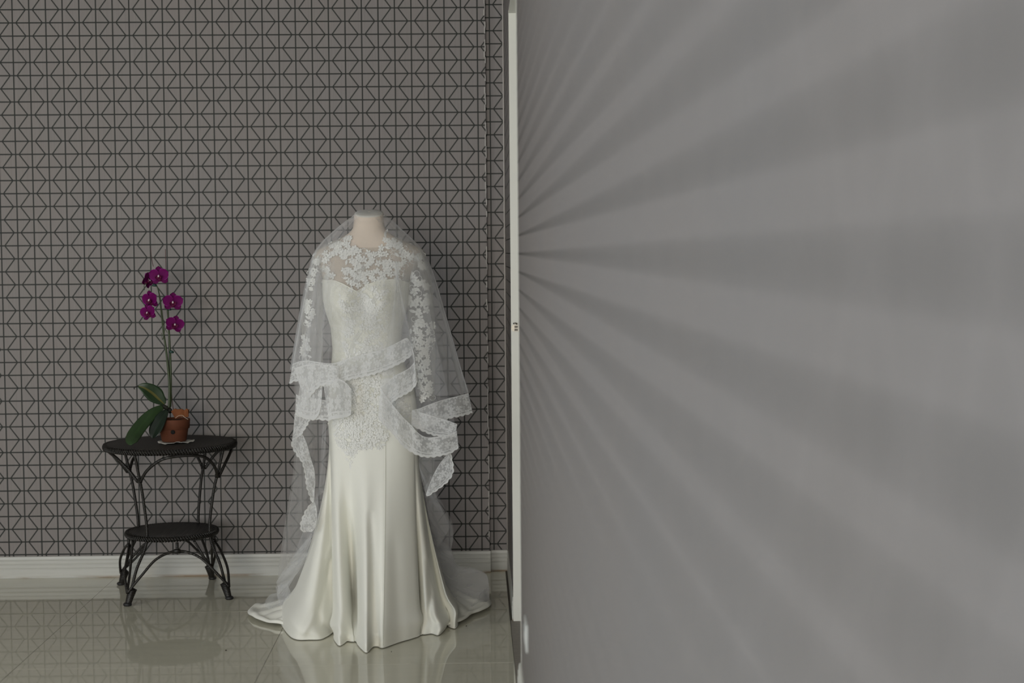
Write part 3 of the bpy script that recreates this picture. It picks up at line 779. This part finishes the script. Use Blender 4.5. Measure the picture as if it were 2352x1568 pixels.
# band D: back to the left, band E: out to the right point
UD = lace_strip([(1050,974,5.64),(1030,966,5.645),(1000,957,5.65),(975,949,5.655),(946,943,5.66)], [(1046,1000,5.635),(1020,1000,5.64),(998,998,5.645),(972,988,5.65),(945,975,5.655)], 4, n=50)
UE = lace_strip([(946,942,5.655),(965,937,5.66),(985,929,5.668),(1010,920,5.68),(1040,912,5.70),(1076,903,5.73)], [(945,975,5.65),(975,980,5.655),(1005,968,5.665),(1035,958,5.68),(1060,953,5.70),(1085,946,5.725)], 5, n=60)
fall(UE, [(925,600,5.71),(950,575,5.73),(972,572,5.76)], tulle_thin)
fall(UC, [(905,640,5.62),(930,600,5.66),(955,570,5.70)], tulle_thin)
fall(UB, [(890,560,5.69),(905,545,5.71),(925,545,5.72)], tulle_thin)
# hanging tail of lace at the right, with its tulle
UF = lace_strip([(1030,1040,5.70),(1012,1062,5.70),(998,1085,5.70),(988,1108,5.70),(978,1136,5.70)], [(1034,1040,5.69),(1040,1078,5.69),(1030,1101,5.69),(1010,1119,5.69),(980,1139,5.69)], 6, n=50)
fall(UF, [(1010,1010,5.66),(985,1020,5.66),(968,1040,5.66),(962,1060,5.66),(966,1090,5.68)], tulle_dense, sag=.0, nv=10)
# left cascade
lace_strip([(676,846,5.66),(700,838,5.645),(730,836,5.63),(760,838,5.622),(778,842,5.62)], [(700,925,5.65),(715,905,5.64),(735,885,5.625),(757,882,5.617),(778,886,5.615)], 7, n=50)
lace_strip([(742,880,5.622),(760,872,5.617),(780,870,5.613),(796,880,5.61),(807,894,5.61)], [(755,966,5.615),(765,962,5.61),(780,960,5.606),(795,958,5.604),(806,952,5.604)], 8, n=50, scallop=False)
UH = lace_strip([(690,878,5.66),(712,868,5.65),(732,872,5.64),(741,880,5.635)], [(680,948,5.655),(700,958,5.645),(725,960,5.635),(738,930,5.63)], 9, n=44)
UG = lace_strip([(680,905,5.665),(700,915,5.655),(725,916,5.645),(752,920,5.64)], [(678,950,5.66),(700,958,5.65),(728,961,5.64),(756,964,5.635)], 10, n=50)
lace_strip([(677,950,5.665),(675,975,5.67),(673,995,5.672),(671,1012,5.675)], [(712,958,5.655),(706,972,5.66),(699,984,5.665),(690,1000,5.67)], 11, n=44)
lace_strip([(691,990,5.672),(700,1008,5.672),(708,1030,5.672),(713,1050,5.672),(722,1080,5.675),(724,1108,5.678),(722,1130,5.68),(722,1152,5.68)],
           [(670,1014,5.668),(674,1028,5.668),(684,1045,5.668),(695,1060,5.668),(702,1085,5.67),(706,1116,5.674),(713,1138,5.677),(718,1154,5.68)], 12, n=80)
lace_strip([(722,1152,5.682),(727,1168,5.682),(728,1190,5.684),(724,1210,5.686),(716,1221,5.69)], [(717,1155,5.678),(704,1172,5.678),(694,1196,5.68),(692,1212,5.683),(698,1222,5.688)], 13, n=50)
fall(UA, [(780,560,5.70),(800,545,5.70),(830,575,5.69),(870,575,5.69),(890,550,5.70)], tulle_thin, n=90)
fall(UG, [(722,640,5.70),(745,600,5.70),(770,570,5.71)], tulle_thin)

# long back layer falling from the shoulders to the floor behind the gown
Lp = resample(crom([at(*q) for q in ((730,572,5.80),(706,650,5.80),(688,740,5.80),(675,860,5.79),(674,950,5.78),(671,1070,5.78),(664,1120,5.79),(649,1206,5.81),(640,1270,5.84),(633,1330,5.88),(634,1365,5.92),(640,1392,5.97))], 8), 70)
Rp = resample(crom([at(*q) for q in ((966,572,5.82),(985,650,5.84),(1002,760,5.86),(1010,900,5.88),(1000,1020,5.9),(992,1110,5.92),(1010,1160,5.95),(1033,1205,5.98),(1036,1240,6.0),(1030,1275,6.03),(1040,1310,6.07),(1064,1360,6.13))], 8), 70)
def back_layer(sh, pl, m, a=0.0, b=1.0):
    G = []
    for j in range(70):
        t = j/69; row = []
        for i in range(72):
            u = a+(b-a)*i/71; p = Lp[j]*(1-u)+Rp[j]*u
            p = p+np.array([0, (.12+.14*t)*math.sin(PI*u)+sh*(.3+t), 0])
            p[1] += pl*t*math.sin(u*44+1.5*math.sin(t*3)); p[0] += pl*.6*t*math.sin(u*31+t*2)
            p[2] = max(p[2], .012+.01*math.sin(u*40)); row.append(p)
        G.append(row)
    V, Fc = grid(G); return obj('back_tulle', V, Fc, m, veil)
back_layer(0, .014, tulle); back_layer(.05, .02, tulle)
# gathered folds of tulle seen as brighter streaks left of the skirt, and crumples on the floor
def sheet(pts_a, pts_b, m, n=40, nv=14, wob=.006, name='tulle_fold', seed=0):
    A_ = resample(crom([at(*q) for q in pts_a], 8), n); B_ = resample(crom([at(*q) for q in pts_b], 8), n); G = []
    for j in range(nv):
        t = j/(nv-1); row = A_*(1-t)+B_*t
        for i in range(n): row[i, 1] += wob*math.sin(t*9+i*.25+seed)
        G.append(row)
    V, Fc = grid(np.array(G)); return obj(name, V, Fc, m, veil)
sheet([(741,970,5.72),(737,1050,5.72),(730,1140,5.74)], [(749,968,5.72),(748,1050,5.72),(746,1128,5.74)], tulle, wob=.002)
sheet([(716,1225,5.74),(695,1250,5.76),(664,1290,5.80),(635,1335,5.86)], [(714,1245,5.76),(705,1280,5.78),(680,1320,5.82),(640,1365,5.90)], tulle_dense)
sheet([(728,1130,5.74),(700,1210,5.78),(668,1290,5.82),(640,1345,5.88)], [(735,1180,5.74),(712,1250,5.76),(690,1300,5.8),(650,1370,5.92)], tulle)
sheet([(604,1393,6.02),(612,1375,6.03),(624,1364,6.04),(655,1359,6.04),(690,1364,6.03),(720,1372,6.02)], [(640,1404,5.95),(650,1400,5.95),(660,1398,5.95),(675,1398,5.94),(700,1400,5.92),(730,1404,5.9)], tulle_dense)
sheet([(632,1345,5.9),(640,1380,5.93),(655,1412,5.86)], [(660,1340,5.86),(675,1375,5.88),(690,1405,5.85)], tulle)
for k in range(4):
    dx, dy = rng.uniform(-6, 6), rng.uniform(-6, 6); Yk = 6.0+.05*k
    sheet([(990-dx,1180+dy,Yk-.02),(1010,1230+dy,Yk),(1036,1262+dy,Yk),(1050,1300+dy,Yk+.02),(1088,1305+dy,Yk+.04),(1116,1318,Yk+.05),(1123,1345,Yk+.04),(1124,1385,6.12)],
          [(985,1240,Yk-.05),(1000,1300,Yk-.05),(1015,1340,Yk-.06),(1030,1365,Yk-.06),(1045,1385,Yk-.05),(1060,1395,Yk-.03),(1085,1395,Yk-.02),(1100,1392,6.10)], tulle, n=60, nv=20, wob=.014, seed=k)
sheet([(990,1092,5.72),(1003,1140,5.78),(1020,1180,5.84),(1034,1210,5.88)], [(975,1120,5.78),(982,1170,5.82),(992,1220,5.88),(1005,1262,5.92)], tulle)

# ------------------------------------------------------------------ wicker side table
TC = np.array([-1.222, 6.424])
def wicker(name, sx=420, ring=False):
    m, nt, b = mat(name, (.013, .011, .009), .5, .45)
    sp = nt.nodes.new('ShaderNodeSeparateXYZ'); nt.links.new(coord(nt), sp.inputs[0])
    x, y = S(sp.outputs[0]), S(sp.outputs[1])
    wv = (S.op('SINE', (x+y*1.25)*sx)*S.op('SINE', (x-y*1.25)*sx))
    n = noise(nt, coord(nt), 60, 3)
    nt.links.new(mixc(nt, (wv*.5+.5)*.8+S(n)*.2, (.010, .009, .0075), (.042, .037, .031)), b.inputs['Base Color'])
    bump(nt, b, wv, .9, .003)
    return m
weave = wicker('wicker_weave')
cane, nt, b = mat('wicker_cane', (.012, .0105, .009), .42, .5)
wv = nt.nodes.new('ShaderNodeTexWave'); wv.bands_direction = 'Z'; wv.inputs['Scale'].default_value = 55; wv.inputs['Distortion'].default_value = .6; nt.links.new(coord(nt), wv.inputs['Vector'])
nt.links.new(mixc(nt, wv.outputs['Fac'], (.009, .008, .0065), (.019, .0165, .0135)), b.inputs['Base Color']); bump(nt, b, wv.outputs['Fac'], .45, .0015)
table = tag(empty('side_table', (TC[0], TC[1], 0)), 'dark brown round wicker side table with lower shelf beside the wallpapered wall', 'table')
def disc(name, R, z, th):
    prof = [(R*.6, z-th), (R-.008, z-th), (R, z-th*.6), (R, z-.006), (R-.006, z), (R*.97, z+.001), (R*.5, z), (.002, z)]
    V, Fc = lathe(prof, 72, TC); o = obj(name, V, Fc, weave, table)
    # woven rim: a cane wound round and round the edge, leaning strands
    g = MB(); n = int(R*560)
    for k in range(n):
        a = 2*PI*k/n; P = []
        for q in np.linspace(-.2, 1.2, 7):
            ang = a+(q-.5)*.028/R*.45; zz = z-.0005-(th-.001)*q; rr = R+.0025*math.sin(PI*max(0, min(1, q)))
            if q < 0: rr = R-.012; zz = z-.0005
            if q > 1: rr = R-.012; zz = z-th+.001
            P.append((TC[0]+rr*math.cos(ang), TC[1]+rr*math.sin(ang), zz))
        g.tube(P, .0027, 5)
    tag(g.obj('woven_rim', cane, o), kind='stuff'); return o
disc('tabletop', .259, .603, .021); disc('shelf', .181, .252, .018)
def pol(a, r, z): return (TC[0]+r*math.cos(math.radians(a)), TC[1]+r*math.sin(math.radians(a)), z)
angs = [-114, -20, 62, 153]
feet = [(-1.352, 6.178), (-.975, 6.272), (-1.105, 6.668), (-1.464, 6.576)]
for a, ft in zip(angs, feet):
    ft = np.array([*ft, 0.0]); ps = np.array(pol(a, .170, .24))
    g = MB()
    g.tube(crom([ft+[0, 0, .004], ft*.93+ps*.07+[0, 0, .0], ft*.55+ps*.45+[0, 0, .02], ps, np.array(pol(a, .188, .40)), np.array(pol(a, .214, .50)), np.array(pol(a, .238, .585))], 8), .0057, 10)
    lg = g.obj('leg', cane, table)
    d = ps-ft; d /= np.linalg.norm(d)
    g = MB(); g.tube([ft+d*.005, ft+d*.012, ft+d*.03, ft+d*.055, ft+d*.07], [.0105, .0122, .0140, .0158, .011], 12)
    for k in range(8): g.tube([ft+d*(.016+k*.0065)+(.0105+.0009*k)*np.array([math.cos(q), math.sin(q), 0]) for q in np.linspace(0, 2*PI, 15)], .0024, 5)
    g.obj('binding', cane, lg)
    V, Fc = lathe([(.013, .0005), (.0165, .004), (.0165, .009), (.012, .013)], 16, ft[:2]); obj('foot', V, Fc, simple_noise_mat('rubber', (.012, .012, .012), (.02, .02, .02)), lg)
    j = np.array(pol(a, .211, .478)); g = MB()
    for k in range(3): g.tube([j+[0, 0, k*.005-.006]+.0095*np.array([math.cos(q), math.sin(q), 0]) for q in np.linspace(0, 2*PI, 13)], .003, 5)
    g.obj('wrapping', cane, lg)
for k in range(4):
    a0, a1 = angs[k], angs[(k+1) % 4]
    if a1 < a0: a1 += 360
    am = (a0+a1)/2; da = a1-a0
    # upper arch: joint - under the rim - joint
    P = [pol(a0+2, .213, .474), pol(a0+da*.12, .226, .520), pol(a0+da*.27, .238, .562), pol(am-8, .240, .575), pol(am+8, .240, .575), pol(a1-da*.27, .238, .562), pol(a1-da*.12, .226, .520), pol(a1-2, .213, .474)]
    g = MB(); g.tube(crom(P, 7), .0060, 9); g.obj('upper_arch', cane, table)
    # lower arch: foot - under the shelf - foot
    f0, f1 = np.array([*feet[k], 0]), np.array([*feet[(k+1) % 4], 0]); mid = (f0+f1)/2; out = mid-np.array([*TC, 0]); ou = out/np.linalg.norm(out)
    P = [f0+[0, 0, .05], f0*.86+f1*.14+ou*.004+[0, 0, .115], f0*.70+f1*.30+ou*-.012+[0, 0, .175], mid-ou*.022+[0, 0, .198], f0*.30+f1*.70+ou*-.012+[0, 0, .175], f0*.14+f1*.86+ou*.004+[0, 0, .115], f1+[0, 0, .05]]
    g = MB(); g.tube(crom(P, 8), .0052, 9); ar = g.obj('lower_arch', cane, table)
    g = MB(); g.tube([P[3]+[0, 0, -.002], P[3]+[0, 0, .034]], .006, 8)
    g.tube([P[3]+[-.012*ou[1], .012*ou[0], -.001], P[3]+[.012*ou[1], -.012*ou[0], -.001]], .0095, 8); g.obj('arch_post', cane, ar)
    # side stay leaning from the foot to the shelf edge
    sa = pol(a0-30, .168, .232); g = MB(); g.tube(crom([f0+[0, 0, .055], f0*.5+np.array(sa)*.5+[0, 0, .008], np.array(sa)], 6), .0050, 8); g.obj('stay', cane, table)

# ------------------------------------------------------------------ potted orchid on the table
TZ = .605
PC = np.array([at(400, 1008, 6.40)[0], 6.40])
terr, nt, b = mat('terracotta', (.20, .07, .035), .75, .25)
n1 = noise(nt, coord(nt), 18, 5, .6); nt.links.new(mixc(nt, n1, (.105, .034, .017), (.165, .058, .029)), b.inputs['Base Color']); bump(nt, b, n1, .15, .001)
paper = simple_noise_mat('paper_napkin', (.62, .61, .56), (.7, .69, .64), 20, .8, .2, .2)
nap = []
for j in range(6):
    row = []
    for k in range(40):
        a = 2*PI*k/40; rr = (j/5)*(.064+.007*math.sin(a*3+1)+.004*math.sin(a*7)); row.append((PC[0]+rr*math.cos(a)*1.08, PC[1]+rr*math.sin(a), TZ+.002+(.004*abs(math.sin(a*6.5))+.003*math.sin(a*4))*(j/5)**3))
    nap.append(row)
V, Fc = grid(nap, True); o = obj('napkin', V, Fc, paper); md = o.modifiers.new('thick', 'SOLIDIFY'); md.thickness = .0012
tag(o, 'crumpled white paper napkin under the terracotta pot', 'napkin')
orchid = tag(empty('potted_orchid', (PC[0], PC[1], TZ)), 'purple orchid with two tall stems in a small terracotta pot on the wicker table', 'plant')
pz = TZ+.006
prof = [(.045, pz), (.048, pz+.002), (.0560, pz+.046), (.0565, pz+.050), (.0615, pz+.052), (.0640, pz+.086), (.0630, pz+.089), (.0580, pz+.089), (.0545, pz+.058), (.045, pz+.055)]
V, Fc = lathe(prof, 48, PC); pot = obj('pot', V, Fc, terr, orchid)
hole = flo(398, 992, 0); hx = at(397.5, 992, 6.348)
blk, _, _ = mat('dark_hole', (.008, .007, .006), .9)
g = MB(); g.tube([(hx[0], PC[1]-.0500, hx[2]), (hx[0], PC[1]-.0572, hx[2])], .0085, 18); hl_ = g.obj('drain_hole', blk, pot)
soil = simple_noise_mat('potting_bark', (.02, .017, .012), (.06, .05, .035), 70, .9, .2, .6, .006)
G = [[(PC[0]+r_*math.cos(a), PC[1]+r_*math.sin(a), pz+.080+.006*fbm(r_*20*math.cos(a), r_*20*math.sin(a), 4)) for a in np.linspace(0, 2*PI, 30)[:-1]] for r_ in (.056, .04, .022, .002)]
V, Fc = grid(G, True); obj('potting_bark', V, Fc, soil, orchid)
# loose terracotta shards on top
shard_m = simple_noise_mat('shard_clay', (.15, .048, .017), (.22, .08, .03), 30, .8, .2, .3)
def shard(poly, Y, th, bow, lab):
    n = len(poly); Pf = [at(*q, Y) for q in poly]; c = np.mean(Pf, 0)
    def bend(p, dy): return (p[0], p[1]+dy+bow*((p[0]-c[0])/.03)**2, p[2])
    V = [bend(p, 0) for p in Pf]+[bend(p, th) for p in Pf]+[bend(c, -.003), bend(c, th)]
    Fc = [(i, (i+1) % n, 2*n) for i in range(n)]+[(n+(i+1) % n, n+i, 2*n+1) for i in range(n)]+[((i+1) % n, i, n+i, n+(i+1) % n) for i in range(n)]
    o = obj('terracotta_shard', V, Fc, shard_m, None, False); tag(o, lab, 'pot shard', 'broken shards in the orchid pot')
shard([(392,945),(401,938),(407,940),(418,939),(424,943),(434,940),(433,950),(427,957),(412,957),(402,961)], 6.365, .008, .004, 'long orange clay shard lying across the right side of the orchid pot')
shard([(422,944),(425,940),(429,938),(432,941),(433,957),(424,958)], 6.352, .008, .002, 'small upright clay shard at the right rim of the orchid pot')
wire_m, _, _ = mat('pale_wire', (.5, .42, .34), .5, .5)
g = MB(); g.tube(crom([at(403, 960, 6.338), at(409, 955, 6.34), at(415, 953.5, 6.342), at(420, 954, 6.342), at(424, 958, 6.338), at(432, 963, 6.336)], 6), .0009, 6); g.obj('tie_wire', wire_m, orchid)
# leaves
def leaf(mid, widths, m, Ys, droop, tw, parent=orchid):
    c = crom([at(x, y, Y) for (x, y), Y in zip(mid, Ys)], 8); n = len(c); w = np.interp(np.linspace(0, 1, n), np.linspace(0, 1, len(widths)), widths)/3700*6.4
    w = np.convolve(np.r_[w[0], w[0], w, w[-1], w[-1]], np.ones(5)/5, 'valid')
    T = np.gradient(c, axis=0); T /= np.linalg.norm(T, axis=1)[:, None]; G, UV = [], []
    for i in range(n):
        side = np.cross(T[i], np.array([0, -1.0, 0])); side /= np.linalg.norm(side)+1e-9
        side = side*math.cos(tw)+np.array([0, 1.0, 0])*math.sin(tw); nrm = np.cross(side, T[i])
        row = []
        for k in range(9):
            s_ = (k-4)/4; row.append(c[i]+side*w[i]*s_+np.array([0, -1, .2])*(-droop)*(1-abs(s_))*1.0*(w[i]/.02)); UV.append((k/8, i/n))
        G.append(row)
    V, Fc = grid(np.array(G)); o = obj('leaf', V, Fc, m, parent, True, UV)
    md = o.modifiers.new('thick', 'SOLIDIFY'); md.thickness = .0022; md.offset = 0
    return o
def leaf_mat(name, g1, g2, mid):
    m, nt, b = mat(name, g1, .38, .45); uv = coord(nt, 'UV'); sp = nt.nodes.new('ShaderNodeSeparateXYZ'); nt.links.new(uv, sp.inputs[0])
    u = S(sp.outputs[0]); d = (u-.46).abs()
    f_ = nt.nodes.new('ShaderNodeMapRange'); f_.inputs[1].default_value = .10; f_.inputs[2].default_value = .05; nt.links.new(d.k, f_.inputs[0])
    base = mixc(nt, noise(nt, coord(nt), 25, 3), g1, g2); nt.links.new(mixc(nt, f_.outputs[0], base, mid), b.inputs['Base Color']); return m
LM1 = leaf_mat('orchid_leaf_striped', (.013, .033, .011), (.020, .046, .016), (.11, .10, .022)); LM2 = leaf_mat('orchid_leaf', (.023, .050, .017), (.032, .064, .022), (.03, .066, .02)); LM3 = leaf_mat('orchid_leaf_dark', (.005, .013, .007), (.009, .020, .011), (.008, .02, .009))
leaf([(378,928),(366,916),(350,901),(332,890),(316,886)], [4,13,20,17,11,1], LM1, [6.40,6.39,6.38,6.37,6.37], .004, .35)
leaf([(374,934),(350,950),(328,972),(310,996),(302,1012),(300,1022)], [5,12,15,16,17,14,2], LM2, [6.38,6.34,6.30,6.25,6.21,6.19], -.003, .25)
leaf([(384,942),(370,960),(358,982),(352,998),(350,1006)], [4,13,16,15,9,1], LM3, [6.36,6.33,6.31,6.30,6.30], .006, .3)
g = MB(); g.tube(crom([at(318, 886, 6.37), at(312, 888, 6.37), at(308, 890, 6.37), at(309, 894, 6.37)], 4), [.002]*12+[.001], 5); g.obj('withered_tip', blk, orchid)
dstem = simple_noise_mat('stem_base', (.012, .012, .009), (.03, .03, .018), 40, .7)
g = MB(); g.tube(crom([at(374, 932, 6.40), at(381, 936, 6.40), at(388, 940, 6.41), at(392, 944, 6.41)], 6), [.004]+[.009]*17+[.008], 8); g.tube([at(392, 946, 6.4), at(386, 938, 6.41)], .008, 8); g.obj('crown', dstem, orchid)
# stems and stakes
stem_m = simple_noise_mat('orchid_stem', (.022, .034, .011), (.050, .075, .026), 22, .45)
stake_m = simple_noise_mat('stake', (.045, .014, .016), (.07, .022, .022), 30, .6)
def stem(P, Y, r, m, name, n=8):
    c = crom([at(x, y, Y) for x, y in P], 8); g = MB(); g.tube(c, np.interp(np.linspace(0, 1, len(c)), np.linspace(0, 1, len(r)), r), n); return g.obj(name, m, orchid)
s1 = stem([(388,936),(389,912),(389,880),(386,845),(381,800),(375,760),(371,720),(368,690),(364,668),(359,654),(353,646)], 6.40, [.0055,.0050,.0045,.004,.0034,.003,.0022,.0016], stem_m, 'stem')
s2 = stem([(391,934),(392,900),(392,860),(391,820),(389,780),(387,740),(385,712),(385,700)], 6.405, [.005,.0048,.0044,.004,.0036,.003], stem_m, 'stem')
stem([(398,940),(395,915),(393,880),(391,830)], 6.415, [.0016, .0016], stake_m, 'stake', 6)
stem([(384,702),(382,650),(381,610),(380,572)], 6.38, [.0013,.0013], stake_m, 'stake', 6)
stem([(352,612),(348,592),(346,568)], 6.42, [.0013,.0012], stake_m, 'stake', 6)
stem([(372,712),(375,735),(378,752),(377,766),(373,780),(371,764)], 6.39, [.0018,.0016,.0012], stem_m, 'branch', 6)
stem([(384,764),(378,752)], 6.39, [.0013,.0013], stem_m, 'branch', 6)
stem([(332,666),(331,655),(336,652),(330,650),(322,651)], 6.39, [.0014,.0012], stem_m, 'branch', 6)
clip_m, _, _ = mat('green_clip', (.012, .045, .035), .35, .5)
for q, R in (((394, 809), .0085), ((355, 656), .008), ((389, 711), .0075)):
    c = at(*q, 6.39); g = MB(); g.tube([c+[-R, 0, 0], c+[-R*.4, -.002, R*.35], c+[R*.5, -.002, R*.2], c+[R, 0, -.1*R]], [R*.45, R*.7, R*.65, R*.35], 8); g.obj('stem_clip', clip_m, orchid)
# flowers
def petal_mat(name, c1, c2, ed):
    m, nt, b = mat(name, c1, .6, .12); uv = coord(nt, 'UV'); sp = nt.nodes.new('ShaderNodeSeparateXYZ'); nt.links.new(uv, sp.inputs[0])
    rr = S(sp.outputs[0]); f_ = nt.nodes.new('ShaderNodeMapRange'); f_.inputs[1].default_value = .90; f_.inputs[2].default_value = .985; nt.links.new(rr.k, f_.inputs[0])
    base = mixc(nt, rr, c1, c2); base = mixc(nt, S(f_.outputs[0])*.55, base, ed); nt.links.new(base, b.inputs['Base Color'])
    return m
PM = petal_mat('orchid_petal', (.100, .0008, .062), (.145, .0015, .100), (.42, .06, .38))  # last colour brightens the rim, painting in the lit petal edges
SM = petal_mat('orchid_sepal', (.085, .0008, .050), (.115, .0012, .075), (.12, .01, .10))
LMp = petal_mat('orchid_lip', (.14, .015, .04), (.10, .004, .055), (.34, .13, .2))
CM, _, _ = mat('orchid_column', (.75, .62, .68), .5)
def blade(R, W, a, cup, shape, n=10, m=9):   # one petal in local (x, y=-front, z), pointing at angle a from its base
    G, UV = [], []
    for i in range(n):
        t = i/(n-1); row = []
        for k in range(m):
            s_ = -1+2*k/(m-1); w = W*shape(t)*s_; L = R*(t if True else 0); L = R*t*(1-.06*s_*s_*t)
            y = -cup*(s_*s_*.5+t*t*.4)*R+.012*math.sin(3*s_)*t*R
            row.append((L*math.cos(a)-w*math.sin(a), y, L*math.sin(a)+w*math.cos(a))); UV.append((max(t, abs(s_)*min(1, t*3)), s_))
        G.append(row)
    V, Fc = grid(np.array(G)); return np.array(V), Fc, UV
rnd = lambda t: math.sqrt(max(0, 1-(2*min(1, max(0, (t-.02)/.98))-1)**2))*.98+.02*(1-t)+.12*math.sin(PI*t)*0 if t > .0 else .08
fan = lambda t: math.sqrt(max(0, math.sin(PI*min(1, max(.015, t))**.85)))
def flower(px, py, Y, R, yaw, pitch, roll, up=True):
    c = at(px, py, Y); rm = (Matrix.Rotation(math.radians(yaw), 3, 'Z')@Matrix.Rotation(math.radians(pitch), 3, 'X')@Matrix.Rotation(math.radians(roll), 3, 'Y'))
    rm = np.array(rm)
    T = lambda V, dy=0: [c+rm@(np.array(v)+[0, dy, 0]) for v in V]
    V, Fc, UV = [], [], []
    for a in (90, 218, 322):                # three sepals behind
        v, f_, u = blade(R*.95, R*.34, math.radians(a), .12, rnd); n = len(V); V += T(v, .004); Fc += [tuple(i+n for i in q) for q in f_]; UV += u
    fl = obj('flower', V, Fc, SM, orchid, True, UV)
    for a in (20, 160):
        v, f_, u = blade(R*1.02, R*.52, math.radians(a), .10, fan); obj('petal', T(v, -.002), f_, PM, fl, True, u)
    # lip: two side lobes curling up, a pointed middle lobe
    V, Fc, UV = [], [], []
    for a, L, W, cp in ((-90, .52, .26, -.55), (-35, .34, .20, .75), (215, .34, .20, .75)):
        v, f_, u = blade(R*L, R*W, math.radians(a), cp, rnd, 7, 7); n = len(V); V += T(v, -.006); Fc += [tuple(i+n for i in q) for q in f_]; UV += u
    obj('lip', V, Fc, LMp, fl, True, UV)
    g = MB(); g.tube(T([(0, -.003, R*.10), (0, -.009, R*.05), (0, -.013, -R*.04)]), [R*.05, R*.085, R*.06], 8); g.obj('column', CM, fl)
flower(366, 634, 6.37, .0440, -8, 5, -4)
flower(339, 643, 6.40, .0400, 68, 10, 25)
flower(346, 689, 6.38, .0430, -32, 6, -8)
flower(341, 718, 6.35, .0385, -24, 4, -14)
flower(397, 694, 6.37, .0430, 10, 6, 2)
flower(401, 745, 6.37, .0400, 18, 4, 14)
bud_m = SM
def dirt(px, py, s_, lab):
    c = flo(px, py); V, Fc = [], []
    V, Fc = lathe([(s_*.5, .0004), (s_, .0012), (s_*.8, .0026), (s_*.3, .0034)], 7, c[:2]); o = obj('crumb', V, Fc, soil, None, False); tag(o, lab, 'crumb', 'dark crumbs on the tiles')
dirt(519, 1494, .0035, 'dark crumb on the polished floor between the wicker table and the gown')
dirt(1071, 1438, .0020, 'tiny dark crumb on the floor right of the gown hem')
dirt(899, 1497, .0016, 'tiny dark crumb on the floor in front of the gown hem')
